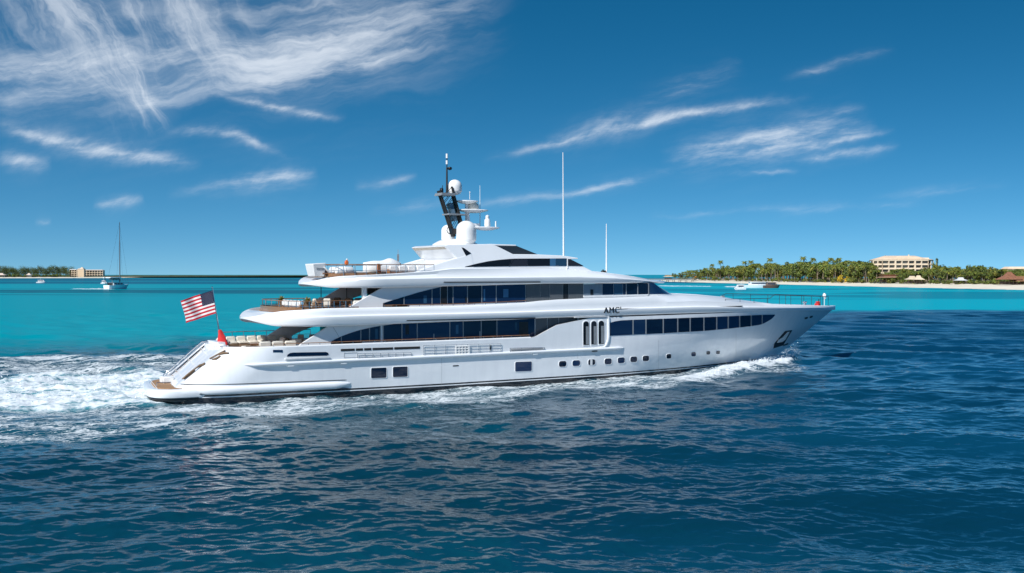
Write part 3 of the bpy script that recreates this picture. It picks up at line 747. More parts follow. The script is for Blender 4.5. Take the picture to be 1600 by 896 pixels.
hut(1388, 62, 17, 6.6, 'low terrace bar with a flat tan roof below the hotel', (mat('tan_roof', (.42, .24, .16), .8, var=.1), DARKW), 'terrace_bar', 'bar', .35, .05, .8)
hut(1501, 62, 9, 4.6, 'small pavilion with a pale grey roof among bushes', (mat('pale_roof', (.6, .6, .6), .7, var=.1), DARKW), 'pavilion', 'pavilion', .5, .05, .3)
hut(1044, 60, 14, 6.2, 'pale flat roofed boathouse at the landward end of the pier', (mat('sand_roof', (.6, .5, .36), .8, var=.1), DARKW), 'boathouse', 'boathouse', .4, .05, .8)

def block(name, label, x, y, z, rz, W, D, fl, fh, nb, roofm, base=0.0, tower=None):
    r = thing(name, label, 'building', (x, y, z), rz); H_ = fl * fh
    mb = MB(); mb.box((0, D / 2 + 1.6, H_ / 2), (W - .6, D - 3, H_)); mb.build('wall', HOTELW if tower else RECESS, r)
    for k in range(fl + 1):
        mb = MB(); mb.box((0, D / 2, k * fh + (.35 if k == 0 else 0)), (W, D, .75)); mb.build('floor_slab', HOTELW, r)
    if tower: mb = MB(); mb.box((0, .6, H_ / 2), (W - .4, 1.2, H_ - .4)); mb.build('front_wall', mat('tan_render', (.72, .54, .36), .8, var=.06), r)
    for k in range(nb + 1):
        mb = MB(); mb.box((-W / 2 + W * k / nb, .9, H_ / 2), (.9, 1.6, H_ - .4)); mb.build('pier', HOTELW, r)
    for s in (-1, 1):
        mb = MB(); mb.box((s * (W / 2 - .3), D / 2, H_ / 2 - .1), (.5, D - .3, H_ - .5)); mb.build('end_wall', HOTELW, r)
    for f_ in range(0 if tower else fl):
        for k in range(nb):
            mb = MB(); mb.box((-W / 2 + W * (k + .5) / nb, 3.05, (f_ + .52) * fh), (W / nb * .7, .15, fh * .6)); mb.build('window', WINGL, r)
    mb = MB(); mb.prism([(-W / 2 - .6, -.6, H_ + .38), (W / 2 + .6, -.6, H_ + .38), (W / 2 + .6, D + .6, H_ + .38), (-W / 2 - .6, D + .6, H_ + .38)], [(-W / 2 + 2, 1.5, H_ + 2.2), (W / 2 - 2, 1.5, H_ + 2.2), (W / 2 - 2, D - 1.5, H_ + 2.2), (-W / 2 + 2, D - 1.5, H_ + 2.2)]); mb.build('roof', roofm, r)
    if tower:
        mb = MB(); mb.box((tower[0], D * .4, H_ + tower[1] / 2), (tower[2], D * .6, tower[1])); mb.box((tower[0], D * .4, H_ + tower[1] + 1.2), (tower[2] * .5, 5, 2.4)); mb.build('roof_tower', HOTELW, r)
    return r

PALER = mat('pale_tile_roof', (.62, .5, .42), .8, var=.1)
x, y = on_shore(1592, 190)
block('villa', 'low pale villa with peach roof behind the trees beyond the thatched hut', x, y, 3, -.1, 18, 14, 3, 3.6, 4, HOTELR)

# the left island: trees, beach hotel, huts
def on_left(px, inland):
    xs = [800 + F * p[0] / p[1] for p in LSHORE]; Y = 1 / np.interp(px, xs, [1 / p[1] for p in LSHORE]) + inland
    return (px - 800) / F * Y, Y
ltrees = [leafy_proto('seaside_tree', h, w, s, [LEAF[0], LEAF[2], LEAF[2]], 700) for h, w, s in ((22, 24, 61), (26, 22, 62), (18, 24, 63))]
for i in range(90):
    px = -100 + (112 + 100) * (i + g.random()) / 90; d = g.choice([110, 150, 200, 260]); x, y = on_left(px, d)
    tr = 415 + 4 * vnoise(np.array([px / 13.0]), np.array([.3]))[0] - (2.0 if g.random() < .2 else 0); z = CAM_H + (429.5 - tr) / F * y - 3
    pr = g.choice(ltrees); base = {'seaside_tree': 22, 'seaside_tree.001': 26, 'seaside_tree.002': 18}[pr.name]
    plant(pr, (x, y, 2.6), g.uniform(0, 6.28), 'dark green tree in the wood beside the small beach hotel', 'trees beside the small beach hotel', (1.1, 1.1, z / base * g.uniform(.8, 1.05)))
for i in range(40):
    px = -60 + 168 * (i + g.random()) / 40; x, y = on_left(px, 100)
    dup(bushes[i % 2], (x, y, 2.4), g.uniform(0, 6.28), 'dark low bush under the trees beside the small beach hotel', 'bushes beside the small beach hotel', g.uniform(2.0, 3.6))
x, y = on_left(146, 120)
block('beach_hotel', 'small beach hotel with three rows of shaded balconies beside the wood', x, y, 2.4, math.radians(8), 52, 24, 3, 6.4, 7, PALER)
x, y = on_left(126, 112)
block('stair_tower_building', 'plain tan tower block with a white rooftop cabin joined to the beach hotel', x, y, 2.4, math.radians(8), 17, 20, 4, 5.6, 1, PALER, tower=(2, 3.5, 9))
x, y = on_left(114, 150)
block('grey_annex', 'pale grey annexe between the wood and the tan tower', x, y, 2.4, 0, 20, 20, 4, 5.2, 3, mat('grey_roof', (.55, .56, .56), .8, var=.1))
def lhut(px, w, h, lab):
    x, y = on_left(px, 96); q = hut(1577, 52, w, h, lab, (PALER, HOTELW), 'shore_house', 'house', .5, .1, .35); q.location = (x, y, 2.6)
lhut(45.5, 15, 11, 'small pink roofed house standing under the trees')
lhut(3, 22, 11, 'wider pink roofed house at the outer end of the wood')

# pier
p0 = Vector((*on_shore(1086, 20), 0)); p1 = p0 + Vector((-110, 95, 0)); dirv = (p1 - p0).normalized(); nv = Vector((-dirv.y, dirv.x, 0)); LN = (p1 - p0).length
pr = thing('pier', 'long grey timber pier on posts reaching out from the beach', 'pier', p0, math.atan2(dirv.y, dirv.x))
mb = MB(); mb.box((LN / 2, 0, 3.0), (LN, 5, .7)); mb.build('deck', mat('weathered_timber', (.33, .32, .30), .8, var=.2), pr)
for k in range(16):
    for s in (-1, 1):
        mb = MB(); mb.tube([(4 + k * LN / 16.4, s * 2, -2), (4 + k * LN / 16.4, s * 2, 2.7)], .28, 6); mb.build('post', DARKW, pr)
for s in (-1, 1):
    mb = MB(); mb.tube([(0, s * 2.3, 4.4), (LN, s * 2.3, 4.4)], .12, 5)
    for k in range(30): mb.tube([(k * LN / 29, s * 2.3, 3.3), (k * LN / 29, s * 2.3, 4.4)], .08, 4)
    mb.build('railing', GREYM, pr)
mb = MB(); mb.box((LN - 9, 0, 7.6), (13, 6, .6)); rf = mb.build('shelter_roof', WHITE2, pr)
for a in (-5, 5):
    for s in (-2, 2):
        mb = MB(); mb.tube([(LN - 9 + a, s, 3.3), (LN - 9 + a, s, 7.4)], .16, 6); mb.build('shelter_post', WHITE2, pr)

# ------------------------------------------------------------------ the motor yacht (local frame: x forward, y to port, z up)
YACHT = thing('motor_yacht', 'large white three deck motor yacht under way with bands of navy windows', 'motor yacht', (ORG[0], ORG[1], YZ), PSI)
def V(u, w, z): return (u, -w, z)
def VS(u, w, z): return (u + max(0.0, 1 - (u - 3) / 9) * .13 * (4.2 - w), -w, z)   # the stern is set a little askew
LB = at(1305, 479, 0)[0]                                    # stem head
ZS = 5.28


def u_aft(z): return 3.4 + max(0.0, z - .7) * 1.30 if z < 3.6 else 3.4 + 2.9 * 1.30
def u_stem(z): return LB - (ZS - z) * 1.80
def hull_b(u, z):
    q = min(1.0, max(0.0, z / ZS)); bm = 5.3 - .22 * (1 - q) ** 2 - (.12 * max(0, -z)) ** 1.5
    ut = 38 + 9 * q; e = (u - ut) / (u_stem(z) - ut)
    if e > 0: bm *= max(0.0, 1 - min(1, e) ** (1.75 + .85 * q))
    a = (u - u_aft(z)) / 4.6
    if a < 1: bm *= .60 + .40 * math.sqrt(max(0.0, 1 - (1 - max(0, a)) ** 2))
    return bm


RAMP = (at(833, 531, 5.3)[0], at(889, 503.5, 5.3)[0])
BT = 5.12
def sheer(u):
    if u <= RAMP[0]: return 3.52
    if u < RAMP[1]: return 3.52 + (BT - 3.52) * (u - RAMP[0]) / (RAMP[1] - RAMP[0])
    return BT + (ZS - BT) * min(1, (u - RAMP[1]) / (60 - RAMP[1]))
def boot(u): return .06 + .24 * max(0.0, 1 - (u - 3) / 24) ** 1.4 + .1 * max(0, (u - 55) / 20)


def hull_paint():
    m = bpy.data.materials.new('hull_paint'); m.use_nodes = True; nt = m.node_tree; Ex.nt = nt; p = nt.nodes['Principled BSDF']
    a = nt.nodes.new('ShaderNodeAttribute'); a.attribute_name = 'boot'; t = Ex(a.outputs['Fac'])
    white = Ex.op('ADD', Ex.op('GREATER_THAN', t, 0.0), Ex.op('MULTIPLY', Ex.op('GREATER_THAN', t, -.21), Ex.op('LESS_THAN', t, -.13)), clamp=True)
    mx = nt.nodes.new('ShaderNodeMix'); mx.data_type = 'RGBA'; nt.links.new(white.s, mx.inputs[0]); mx.inputs[6].default_value = (.006, .008, .014, 1)
    ge = nt.nodes.new('ShaderNodeTexCoord'); sp = nt.nodes.new('ShaderNodeSeparateXYZ'); nt.links.new(ge.outputs['Object'], sp.inputs[0])
    st = noise_node(vec(Ex(sp.outputs[0]) * 1.6, Ex(sp.outputs[1]), Ex(sp.outputs[2]) * .16), 1.0, 5, .6).ramp(.35, .75)
    m2 = nt.nodes.new('ShaderNodeMix'); m2.data_type = 'RGBA'; nt.links.new(st.s, m2.inputs[0]); m2.inputs[6].default_value = (.845, .855, .865, 1); m2.inputs[7].default_value = (.80, .81, .825, 1)
    nt.links.new(m2.outputs[2], mx.inputs[7]); nt.links.new(mx.outputs[2], p.inputs['Base Color'])
    p.inputs['Roughness'].default_value = .22; p.inputs['Coat Weight'].default_value = .8; p.inputs['Coat Roughness'].default_value = .03
    n = noise_node(vec(Ex(sp.outputs[0]) * .5, 0., Ex(sp.outputs[2]) * .8), 1.0, 3); b = nt.nodes.new('ShaderNodeBump'); b.inputs['Strength'].default_value = .10; b.inputs['Distance'].default_value = .2
    nt.links.new(n.s, b.inputs['Height']); nt.links.new(b.outputs[0], p.inputs['Normal']); nt.links.new(b.outputs[0], p.inputs['Coat Normal'])
    return m


def build_hull():
    # stations are fractions between the raked transom and the stem
    us = sorted(set(list(np.linspace(0, 4.6, 22)) + list(np.linspace(4.6, RAMP[0] - 3.3, 34)) + [RAMP[0] - 3.3, RAMP[1] - 3.3, RAMP[1] - 3.1] + list(np.linspace(RAMP[1] - 3, 72.5, 70)) + [73.0, 73.3]))
    top = u_stem(ZS) - 3.3; fr = np.linspace(0, 1, 32)
    rows = []
    def row(fz, inset=0.0, zover=None):
        st, po = [], []
        for s in us:
            t = s / us[-1]
            un = 3.3 + 3.77 + s * (LB - 7.07) / us[-1]        # nominal place along the sheer
            z = -1.3 + fz * (sheer(un) + 1.3) if zover is None else zover
            zt = -1.3 + fz * (sheer(un) + 1.3)
            k = max(0.0, 1 - t * 9) ** 2 if False else 0
            ua, uf = u_aft(zt), u_stem(zt); u = ua + (un - 7.07) / (LB - 7.07) * (uf - ua)
            # keep stations near their nominal place amidships so that the ramp stays clean
            mixk = sstep(np.array(un), 9, 20) * (1 - sstep(np.array(un), 50, 60)); u = float(u * (1 - mixk) + un * mixk)
            b = max(0.0, hull_b(u, zt) - inset); st.append((u, b, z)); po.append((u, -b, z))
        b0 = st[0][1]; cap = [(st[0][0], b0 * c, st[0][2]) for c in (.75, .5, .25, 0, -.25, -.5, -.75)]
        return [VS(*p) for p in st[::-1] + cap + po]
    for f in fr: rows.append(row(f))
    mb = MB(); mb.grid(rows)
    mb.grid([row(1.0), row(1.0, .16)])
    inner = row(1.0, .16); low = [(p[0], p[1], 2.98 if p[0] < 40 else p[2] - .2) for p in inner]; mb.grid([inner, low])
    o = mb.build('hull', hull_paint(), YACHT, smooth=42, merge=2e-3)
    me = o.data; at_ = me.attributes.new('boot', 'FLOAT', 'POINT')
    at_.data.foreach_set('value', np.array([v.co.z - boot(v.co.x) for v in me.vertices], dtype=np.float32))
    return o
HULL = build_hull()


def surf_poly(pix, wf, off=.03, back=-.06, w0=4.0):
    """outline traced on the starboard side -> solid lying on the surface w = wf(u, z)"""
    P = [at_s(px, py, wf, w0) for px, py in pix]
    return [V(u, wf(u, z) + off, z) for u, z in P], [V(u, wf(u, z) + back, z) for u, z in P]


def pane(name, pix, wf, m, off=.03, parent=YACHT, back=-.06):
    a, b = surf_poly(pix, wf, off, back); mb = MB(); mb.prism(a, b); return mb.build(name, m, parent, smooth=20)


def rrect(cx, cy, w, h, r=.35, n=5, sk=0.0):
    r = r * min(w, h); pts = []
    for q, (sx, sy) in enumerate(((1, -1), (1, 1), (-1, 1), (-1, -1))):
        for k in range(n + 1):
            a = -math.pi / 2 + q * math.pi / 2 + k / n * math.pi / 2
            x, y = sx * (w / 2 - r) + r * math.cos(a), sy * (h / 2 - r) + r * math.sin(a); pts.append((cx + x, cy + y + sk * x))
    return pts


def framed(name, pix, wf, m, rim=.055, frame=WHITE, off=.02):
    """a pane in a raised rim"""
    P = [at_s(px, py, wf) for px, py in pix]; cu, cz = sum(p[0] for p in P) / len(P), sum(p[1] for p in P) / len(P)
    mb = MB(); mb.prism([V(u, wf(u, z) + off, z) for u, z in P], [V(u, wf(u, z) - .05, z) for u, z in P]); o = mb.build(name, m, YACHT, smooth=20)
    rows = []
    for d, e in ((0.0, -.04), (0.0, .03), (.55, .034), (1.0, -.03)):
        r_ = []
        for u, z in P:
            l = math.hypot(u - cu, z - cz); k = 1 + rim * d / l; uu, zz = cu + (u - cu) * k, cz + (z - cz) * k; r_.append(V(uu, wf(uu, zz) + e, zz))
        rows.append(r_)
    m2 = MB(); m2.grid(rows, 0, True); m2.build('rim', frame, o, smooth=50)
    return o


# ---- portholes and windows in the topsides
for cx, cy, w, h in ((879, 569, 11.6, 9), (900.3, 567.8, 12, 9), (924.4, 566.3, 11, 9), (950, 565, 11, 9), (970.5, 563.3, 11, 8.8), (990, 561.8, 10.6, 8.6), (1009, 560.4, 10, 8.4),
                     (1044.8, 557, 7.6, 7), (1083.5, 553.7, 7.2, 6.6), (1106.3, 551.6, 6, 5.4), (1121.6, 551, 6, 5)):
    o = framed('porthole', rrect(cx, cy, w, h, .33, 4, -.04), hull_b, GLASS)
    if cx == 924.4:
        o['label'] = 'porthole with a white blind across its middle'
        a, b = surf_poly([(922.2, 562), (925.4, 562), (925.4, 570.8), (922.2, 570.8)], hull_b, .032, .01); m2 = MB(); m2.prism(a, b); m2.build('blind', WHITE2, o)
for cx, cy, w, h in ((591.8, 583, 24, 16), (625.3, 581.3, 23, 16), (817.8, 573, 26, 15)): framed('hull_window', rrect(cx, cy, w, h, .12, 3, -.035), hull_b, GLASS, .06)
xs = [952, 988.8, 1009, 1036, 1058.6, 1078, 1099.5, 1119.5, 1137.5, 1155.5, 1173.4, 1190.6]
TOPX, TOPY = [952, 957, 966, 988, 1100, 1173, 1190, 1211], [504.8, 503.4, 501.2, 500, 496, 493.1, 492.4, 492]
BOTX, BOTY = [952, 1036, 1100, 1137, 1173, 1186, 1192, 1200, 1206, 1211], [524.8, 521, 517.4, 514, 510, 508, 506.3, 502, 498.2, 492.8]
def band_pane(x0, x1, tx, ty, bx, by, wf, m, gap=1.0, name='window', off=.03, n=5):
    X = np.linspace(x0 + gap, x1 - gap, n); top = [(x, np.interp(x, tx, ty)) for x in X]; bot = [(x, np.interp(x, bx, by)) for x in X[::-1]]
    return pane(name, top + [b for b in bot if True], wf, m, off)
for a, b in zip(xs, xs[1:] + [1211]): band_pane(a, b, TOPX, TOPY, BOTX, BOTY, hull_b, GLASS, .9 if b < 1200 else .5, off=.035)
# dark gasket the panes sit in, a little behind them, with grey mullions
for x in xs[1:]:
    t, b = np.interp(x, TOPX, TOPY), np.interp(x, BOTX, BOTY); pane('mullion', [(x - .75, t), (x + .75, t), (x + .75, b), (x - .75, b)], hull_b, GREYM, .05)
# arched windows amidships in a recessed frame
for cx, w, yt, ybm in ((915.6, 9, 502.3, 539.4), (927.8, 8.8, 502, 538.7), (939.4, 8.8, 501.5, 537.9)):
    pts = [(cx + w / 2 * math.cos(a), yt + w / 2 - w / 2 * math.sin(a)) for a in np.linspace(0, math.pi, 9)] + [(cx - w / 2, ybm), (cx + w / 2, ybm)]
    o = framed('arched_window', pts, hull_b, GLASS2, .16); o['label'] = 'tall arched window'
    a, b = surf_poly([(cx - .2, yt + 8), (cx + w * .42, yt + 8), (cx + w * .42, ybm - 1), (cx - .2, ybm - 1)], hull_b, .026, .0); m2 = MB(); m2.prism(a, b); m2.build('curtain', GREYM, o)
tr = [(949.6, 494.6), (951.2, 494.6), (951.6, 525), (950.6, 533), (947.5, 540), (944, 543.5), (938, 544.2), (938, 542.6), (943.5, 541.8), (946.6, 538), (949, 531), (949.6, 524)]
pane('recess_trim', tr, hull_b, WHITE, .10)
pane('recess_trim', [(897, 495.8), (951, 494.4), (951, 495.4), (897, 496.8)], hull_b, WHITE, .08)
# rails and slots in the bulwark
pane('fairlead', rrect(434, 549, 15, 4.2, .1), hull_b, GLASS, .02)
pane('bulwark_window', [(448, 557.4), (449.5, 554.4), (453, 552), (458, 551.2), (509, 550.3), (512.4, 551.6), (513.4, 554.4), (511, 556)], hull_b, GLASS, .03)
pane('bulwark_ledge', [(445, 560.3), (514, 557.3), (514, 558.9), (445, 562.2)], hull_b, WHITE2, .14)
for a, b in ((532.5, 554), (556, 567), (569, 580), (582, 614), (616, 656)):
    ya, yb_ = np.interp(a, [532, 656], [545.6, 541.6]), np.interp(b, [532, 656], [545.6, 541.6])
    pane('vent_slot', [(a, ya), (b, yb_), (b, yb_ + 3.6), (a, ya + 3.6)], hull_b, DKMETAL, .02)
def hp(px, py, off=.06):
    u, z = at_s(px, py, hull_b); return V(u, hull_b(u, z) + off, z)
def wire(name, lines, r, m, off=.07):
    mb = MB()
    for L in lines: mb.tube([hp(x, y, off) for x, y in L], r, 5)
    return mb.build(name, m, YACHT, smooth=60)
def lerp(a, b, t): return a + (b - a) * t
def grate(x0, x1, ya, yb_, h0, h1, nr, nc, r=.018, m=CHROME, name='boarding_rail'):
    L = []
    for i in range(nr + 1): t = i / nr; L.append([(x0, lerp(ya, ya + h0, t)), (x1, lerp(yb_, yb_ + h1, t))])
    for j in range(nc + 1): s = j / nc; x = lerp(x0, x1, s); y = lerp(ya, yb_, s); L.append([(x, y), (x, y + lerp(h0, h1, s))])
    return wire(name, L, r, m)
grate(558, 642, 553, 551.2, 6.6, 6.4, 2, 7, .022)
grate(661, 782, 540, 537.3, 15, 13.4, 3, 7, .016)
grate(712, 731, 541.5, 541, 12, 11.8, 3, 4, .045, WHITE2, 'boarding_gate')
pane('gate_post', [(731, 540.2), (733.6, 540.1), (733.6, 554.2), (731, 554.4)], hull_b, WHITE2, .1)
pane('door_grip', [(765.6, 540), (767.4, 540), (767.2, 547.6), (765.4, 547.6)], hull_b, BLACK, .06)
grate(796.5, 850, 544.4, 543.4, 5.2, 3.2, 1, 3, .03)
wire('boarding_ladder', [[(799, 548), (818, 546.4), (847, 545.8)], [(799, 546.6), (847, 544.4)]], .05, GREYM)
pane('draft_mark', [(707.6, 571.3), (716.6, 570.8), (716.6, 572.4), (707.6, 572.9)], hull_b, BLACK, .02)
L = [[(538, 551), (538, 560)], [(538, 552), (558, 551.4)], [(538, 559.2), (558, 558.5)]]
wire('panel_joint', L, .012, GREYM, .012)

for L in ([(690, 560), (690, 602)], [(902, 553), (902, 561)], [(1029, 532), (1029, 582)], [(1150, 520), (1150, 562)]): wire('panel_joint', [[tuple(lerp(a, b, k / 6) for a, b in zip(*L)) for k in range(7)]], .008, GREYM, .004)
# rub rails and lower strake
def strip(name, u0, u1, z0, z1, wf, prof, m=WHITE, n=60, ends=.35):
    """moulding run along the side; prof = (out, up) points"""
    rows = []
    for i in range(n + 1):
        t = i / n; u = lerp(u0, u1, t); z = lerp(z0, z1, t); k = min(1.0, (u - u0 + .02) / ends, (u1 - u + .02) / ends); k = math.sqrt(max(.02, k))
        rows.append([V(u, wf(u, z + dz * k) + dw * k - .01, z + dz * k) for dw, dz in prof])
    mb = MB(); mb.grid(rows); return mb.build(name, m, YACHT, smooth=60)
ur0, ur1 = at(384, 570.5, 5.3)[0], at(975, 543, 5.3)[0]
rub = strip('rub_rail', ur0, ur1, 2.36, 2.34, hull_b, [(-.03, -.17), (.14, -.15), (.21, -.08), (.22, .02), (.15, .09), (-.03, .11)])
for px in (454, 537, 836, 929):
    u = at(px, 565, 5.3)[0]; mb = MB(); mb.box(V(u, hull_b(u, 2.2) + .06, 2.15), (.5, .2, .1)); mb.build('fender_eye', WHITE if px < 900 else BLACK, YACHT)
strip('spray_strake', 4.2, at(549, 606, 5.3)[0], .70, .55, hull_b, [(-.03, -.42), (.16, -.40), (.24, -.3), (.27, -.1), (.22, .06), (.06, .16), (-.03, .2)], ends=1.2)
strip('strake_groove', 3.9, at(544, 601, 5.3)[0], 1.04, .82, hull_b, [(-.02, -.03), (.03, -.025), (.03, .025), (-.02, .03)], BLACK, ends=.3)
strip('strake_groove', 2.2, at(546, 609, 5.3)[0], .42, .16, hull_b, [(-.02, -.05), (.18, -.045), (.18, .03), (-.02, .04)], mat('navy_stripe', (.01, .015, .035), .3), ends=.3)

# swim platform
def platform():
    r = thing('swim_platform', None, None); r.parent = YACHT
    def out(o):
        pts = []
        for k in range(41):
            a = math.pi * (k / 40 - .5) * 1.0; c, s = math.cos(a), math.sin(a)
            e = .5; w = (4.72 + o) * math.copysign(abs(s) ** e, s); u = 6.4 - (4.9 + o) * abs(c) ** e
            pts.append((u, w))
        return pts
    rows = [[VS(u, w, z) for u, w in out(o)] for z, o in ((-.35, -.9), (-.1, -.45), (.02, -.16), (.1, -.14), (.16, 0), (.42, .08), (.62, .05), (.72, -.06), (.74, -.2), (.74, -.46), (.70, -.5))]
    mb = MB(); mb.grid(rows); mb.add(rows[-1], [tuple(range(41))]); mb.add(rows[0], [tuple(range(41))]); mb.build('rim', WHITE, r, smooth=40)
    to = [(min(u, 4.6), w) for u, w in out(-.62)]; mb = MB(); a = [VS(u, w, .765) for u, w in to]; b = [VS(u, w, .70) for u, w in to]; mb.prism(a, b); mb.build('teak_deck', TEAK, r, smooth=0)
    mb = MB(); rows = [[VS(u, w, z) for u, w in out(o)] for z, o in ((-.06, -.12), (.04, -.10), (.1, -.12))]; mb.grid(rows); mb.build('dark_groove', BLACK, r)
    mb = MB(); mb.soft(VS(3.3, -.6, 1.0), (.9, 1.0, .5), .08); mb.build('locker', WHITE2, r)
    mb = MB(); mb.tube([VS(2.3, 1.6, .77), VS(2.3, 1.6, 1.02), VS(3.4, 1.6, 1.02), VS(3.4, 1.6, .77)], .03); mb.build('grab_rail', CHROME, r)
    mb = MB(); mb.tube([VS(2.2, -3.2, .775), VS(2.2, 3.4, .775)], .02); mb.build('hatch_line', WHITE2, r)
platform()

# the raked stern: stairs, wing and rails
def tr_u(z): return u_aft(z)
r = thing('stern_stair', None, None); r.parent = YACHT
for k in range(10):
    z = .86 + k * .27; u = tr_u(z) + .16; mb = MB(); mb.box(VS(u + .12, -1.9, z), (.44, 1.25, .05)); mb.build('tread', TEAK, r)
    mb = MB(); mb.box(VS(u + .02, -1.9, z - .13), (.22, 1.3, .2)); mb.build('riser', WHITE2, r)
for w, rr in ((-1.25, .06), (-2.5, .06)):
    P = [VS(tr_u(.8) - .3, w, .75)] + [VS(tr_u(z) - .30, w, z + .38) for z in np.linspace(.8, 3.3, 8)] + [VS(tr_u(3.4) + .1, w, 3.75), VS(tr_u(3.5) + .2, w, 3.3)]
    mb = MB(); mb.tube(P, rr, 7); mb.build('handrail', CHROME, r, smooth=60)
    for z in (1.4, 2.2, 3.0):
        mb = MB(); mb.tube([VS(tr_u(z) - .30, w, z + .38), VS(tr_u(z), w, z)], .03); mb.build('baluster', CHROME, r)
mb = MB(); mb.prism([VS(tr_u(z) - d, -2.6, z) for z, d in ((.9, .02), (3.4, .02), (3.4, .14), (.9, .14))], [VS(tr_u(z) - d, -3.1, z) for z, d in ((.9, .02), (3.4, .02), (3.4, .14), (.9, .14))]); mb.build('stair_panel', DKMETAL, r, smooth=0)
# bronze hand and foot holds running up the starboard quarter
def qp(px, py, off=.10): u, z = at_s(px, py, hull_b); return V(u, hull_b(u, z) + off, z)
for L_, cross in (([(284, 592.5), (291, 586), (300, 579), (309, 572.5), (319, 567)], [((287, 592.5), (296, 584.5), (304, 578.5)), ((306, 575), (312, 571.5), (319.5, 568.5))]), ([(327, 560.5), (335, 556), (343, 551.5), (351, 547.5)], [((331, 562), (338, 560.5), (344, 556.5)), ((341, 554.5), (349, 552), (357, 552))])):
    mb = MB(); mb.tube([qp(*p, .16) for p in L_], .055, 6); o = mb.build('quarter_rail', WICKER, YACHT, smooth=60)
    for c_ in cross: mb = MB(); mb.tube([qp(*p, .06) for p in c_], [.05, .11, .07], 6); mb.build('foothold', WICKER, o, smooth=60)
rows = []
for z in np.linspace(.72, 3.62, 16):                        # the port wing standing proud of the stair
    b = hull_b(tr_u(z), z); u = tr_u(z)
    rows.append([VS(u + 1.6, -b - .25, z), VS(u + .3, -b - .2, z), VS(u - .32, -b + .02, z), VS(u - .45, -b + .22, z), VS(u - .38, -b + .44, z), VS(u + .1, -b + .55, z)])
mb = MB(); mb.grid(rows); mb.add(rows[-1], [tuple(range(6))]); mb.build('stern_wing', WHITE, YACHT, smooth=60)
mb = MB(); mb.soft(VS(7.2, 0, 3.4), (1.0, 3.6, .9), .25); mb.build('stern_bulwark', WHITE, YACHT)
# low moulded cap round the starboard quarter
mb = MB(); mb.tube([V(u, hull_b(u, 3.5) - .1, 3.54) for u in np.linspace(7.1, RAMP[0] - .2, 40)], .1, 8); mb.build('bulwark_cap', WHITE, YACHT, smooth=60)

# ---- decks
def deck(name, outline, z, m=TEAK, t=.06):
    mb = MB(); mb.prism([V(u, w, z) for u, w in outline], [V(u, w, z - t) for u, w in outline]); return mb.build(name, m, YACHT, smooth=0)
ou = np.linspace(7.3, RAMP[1] + 2, 30)
deck('main_deck', [(u, hull_b(u, 3.2) - .17) for u in ou] + [(u, -hull_b(u, 3.2) + .17) for u in ou[::-1]], 3.02)


def table(pix, w):
    P = [at(px, py, w) for px, py in pix]; return [p[0] for p in P], [p[1] for p in P]
# upper fairing: bottom edge, ridge and top edge along its length
U0 = at(378, 503, 2.6)[0] + .85
def T(pix, w): us, zs = table(pix, w); return lambda u: float(np.interp(u, us, zs))
zb2 = T([(388, 509.5), (400, 511.3), (440, 511.6), (510, 510.8), (570, 509), (600, 507.4), (700, 503.2), (800, 500), (850, 497.5), (900, 496), (948, 494.6), (1000, 492.6), (1060, 490.6), (1100, 489.6), (1160, 488.6)], 5.3)
zr2 = T([(378, 503), (400, 500.5), (440, 497.4), (570, 493), (700, 490.4), (800, 488), (900, 484.6), (1000, 481.6), (1060, 480), (1100, 479)], 5.3)
zt2a = T([(378, 502.5), (385, 496.5), (395, 490.5), (407, 485), (437, 487.8), (464, 485.6), (504, 482.2), (570, 481), (700, 478.5), (760, 476.2), (819, 473), (841, 470.5), (870, 468.4), (910, 466.6), (960, 465.4), (1010, 463.3), (1051, 461.0)], 4.9)
def zb2f(u):
    z = zb2(min(u, at(1100, 489, 5.0)[0])) if u < 56 else lerp(zb2(56), 5.02, (u - 56) / (LB - 56))
    tip = max(0.0, 1 - (u - U0) / 1.6); return z + .42 * tip ** 1.6
def zr2f(u):
    if u < U0 + 3: return min(zr2(u), lerp(zb2f(u), zt2f(u), .62))
    z = zr2(u) if u < 52 else lerp(zr2(52), 5.42, min(1, (u - 52) / (LB - 3 - 52)))
    return min(z, 5.34 + .3 * 1) if u > LB - 3 else z
UF = [at(1051, 461, 3.6)[0], at(1063, 459.7, 3.2)[0], at(1095, 461.5, 3.0)[0], at(1129, 465, 2.6)[0], at(1160, 470, 2.3)[0], at(1190, 475.2, 2.0)[0]]
ZF = [at(1051, 461, 3.6)[1], at(1063, 459.7, 3.2)[1], at(1095, 461.5, 3.0)[1], at(1129, 465, 2.6)[1], at(1160, 470, 2.3)[1], at(1190, 475.2, 2.0)[1]]
UA = 46.0
def zt2f(u):
    if u < U0 + 3.2: return lerp(5.62, zt2a(max(u, U0 + 2.4)), math.sin(math.pi / 2 * min(1, (u - U0) / 2.6)) ** .9)
    if u < UF[0] - 2: return zt2a(u)
    if u < UF[0]: return lerp(zt2a(UF[0] - 2), ZF[0], (u - UF[0] + 2) / 2)
    if u < UF[-1]: return float(np.interp(u, UF, ZF))
    return lerp(ZF[-1], 5.46, min(1, (u - UF[-1]) / (LB - UF[-1])))
def b2f(u):
    b = (hull_b(min(u, LB - .01), 5.25) if u > 30 else 5.3) + .02
    if u < U0 + 5.5: b *= math.sqrt(max(0.0, 1 - ((U0 + 5.5 - u) / 5.5) ** 2.2))
    return b
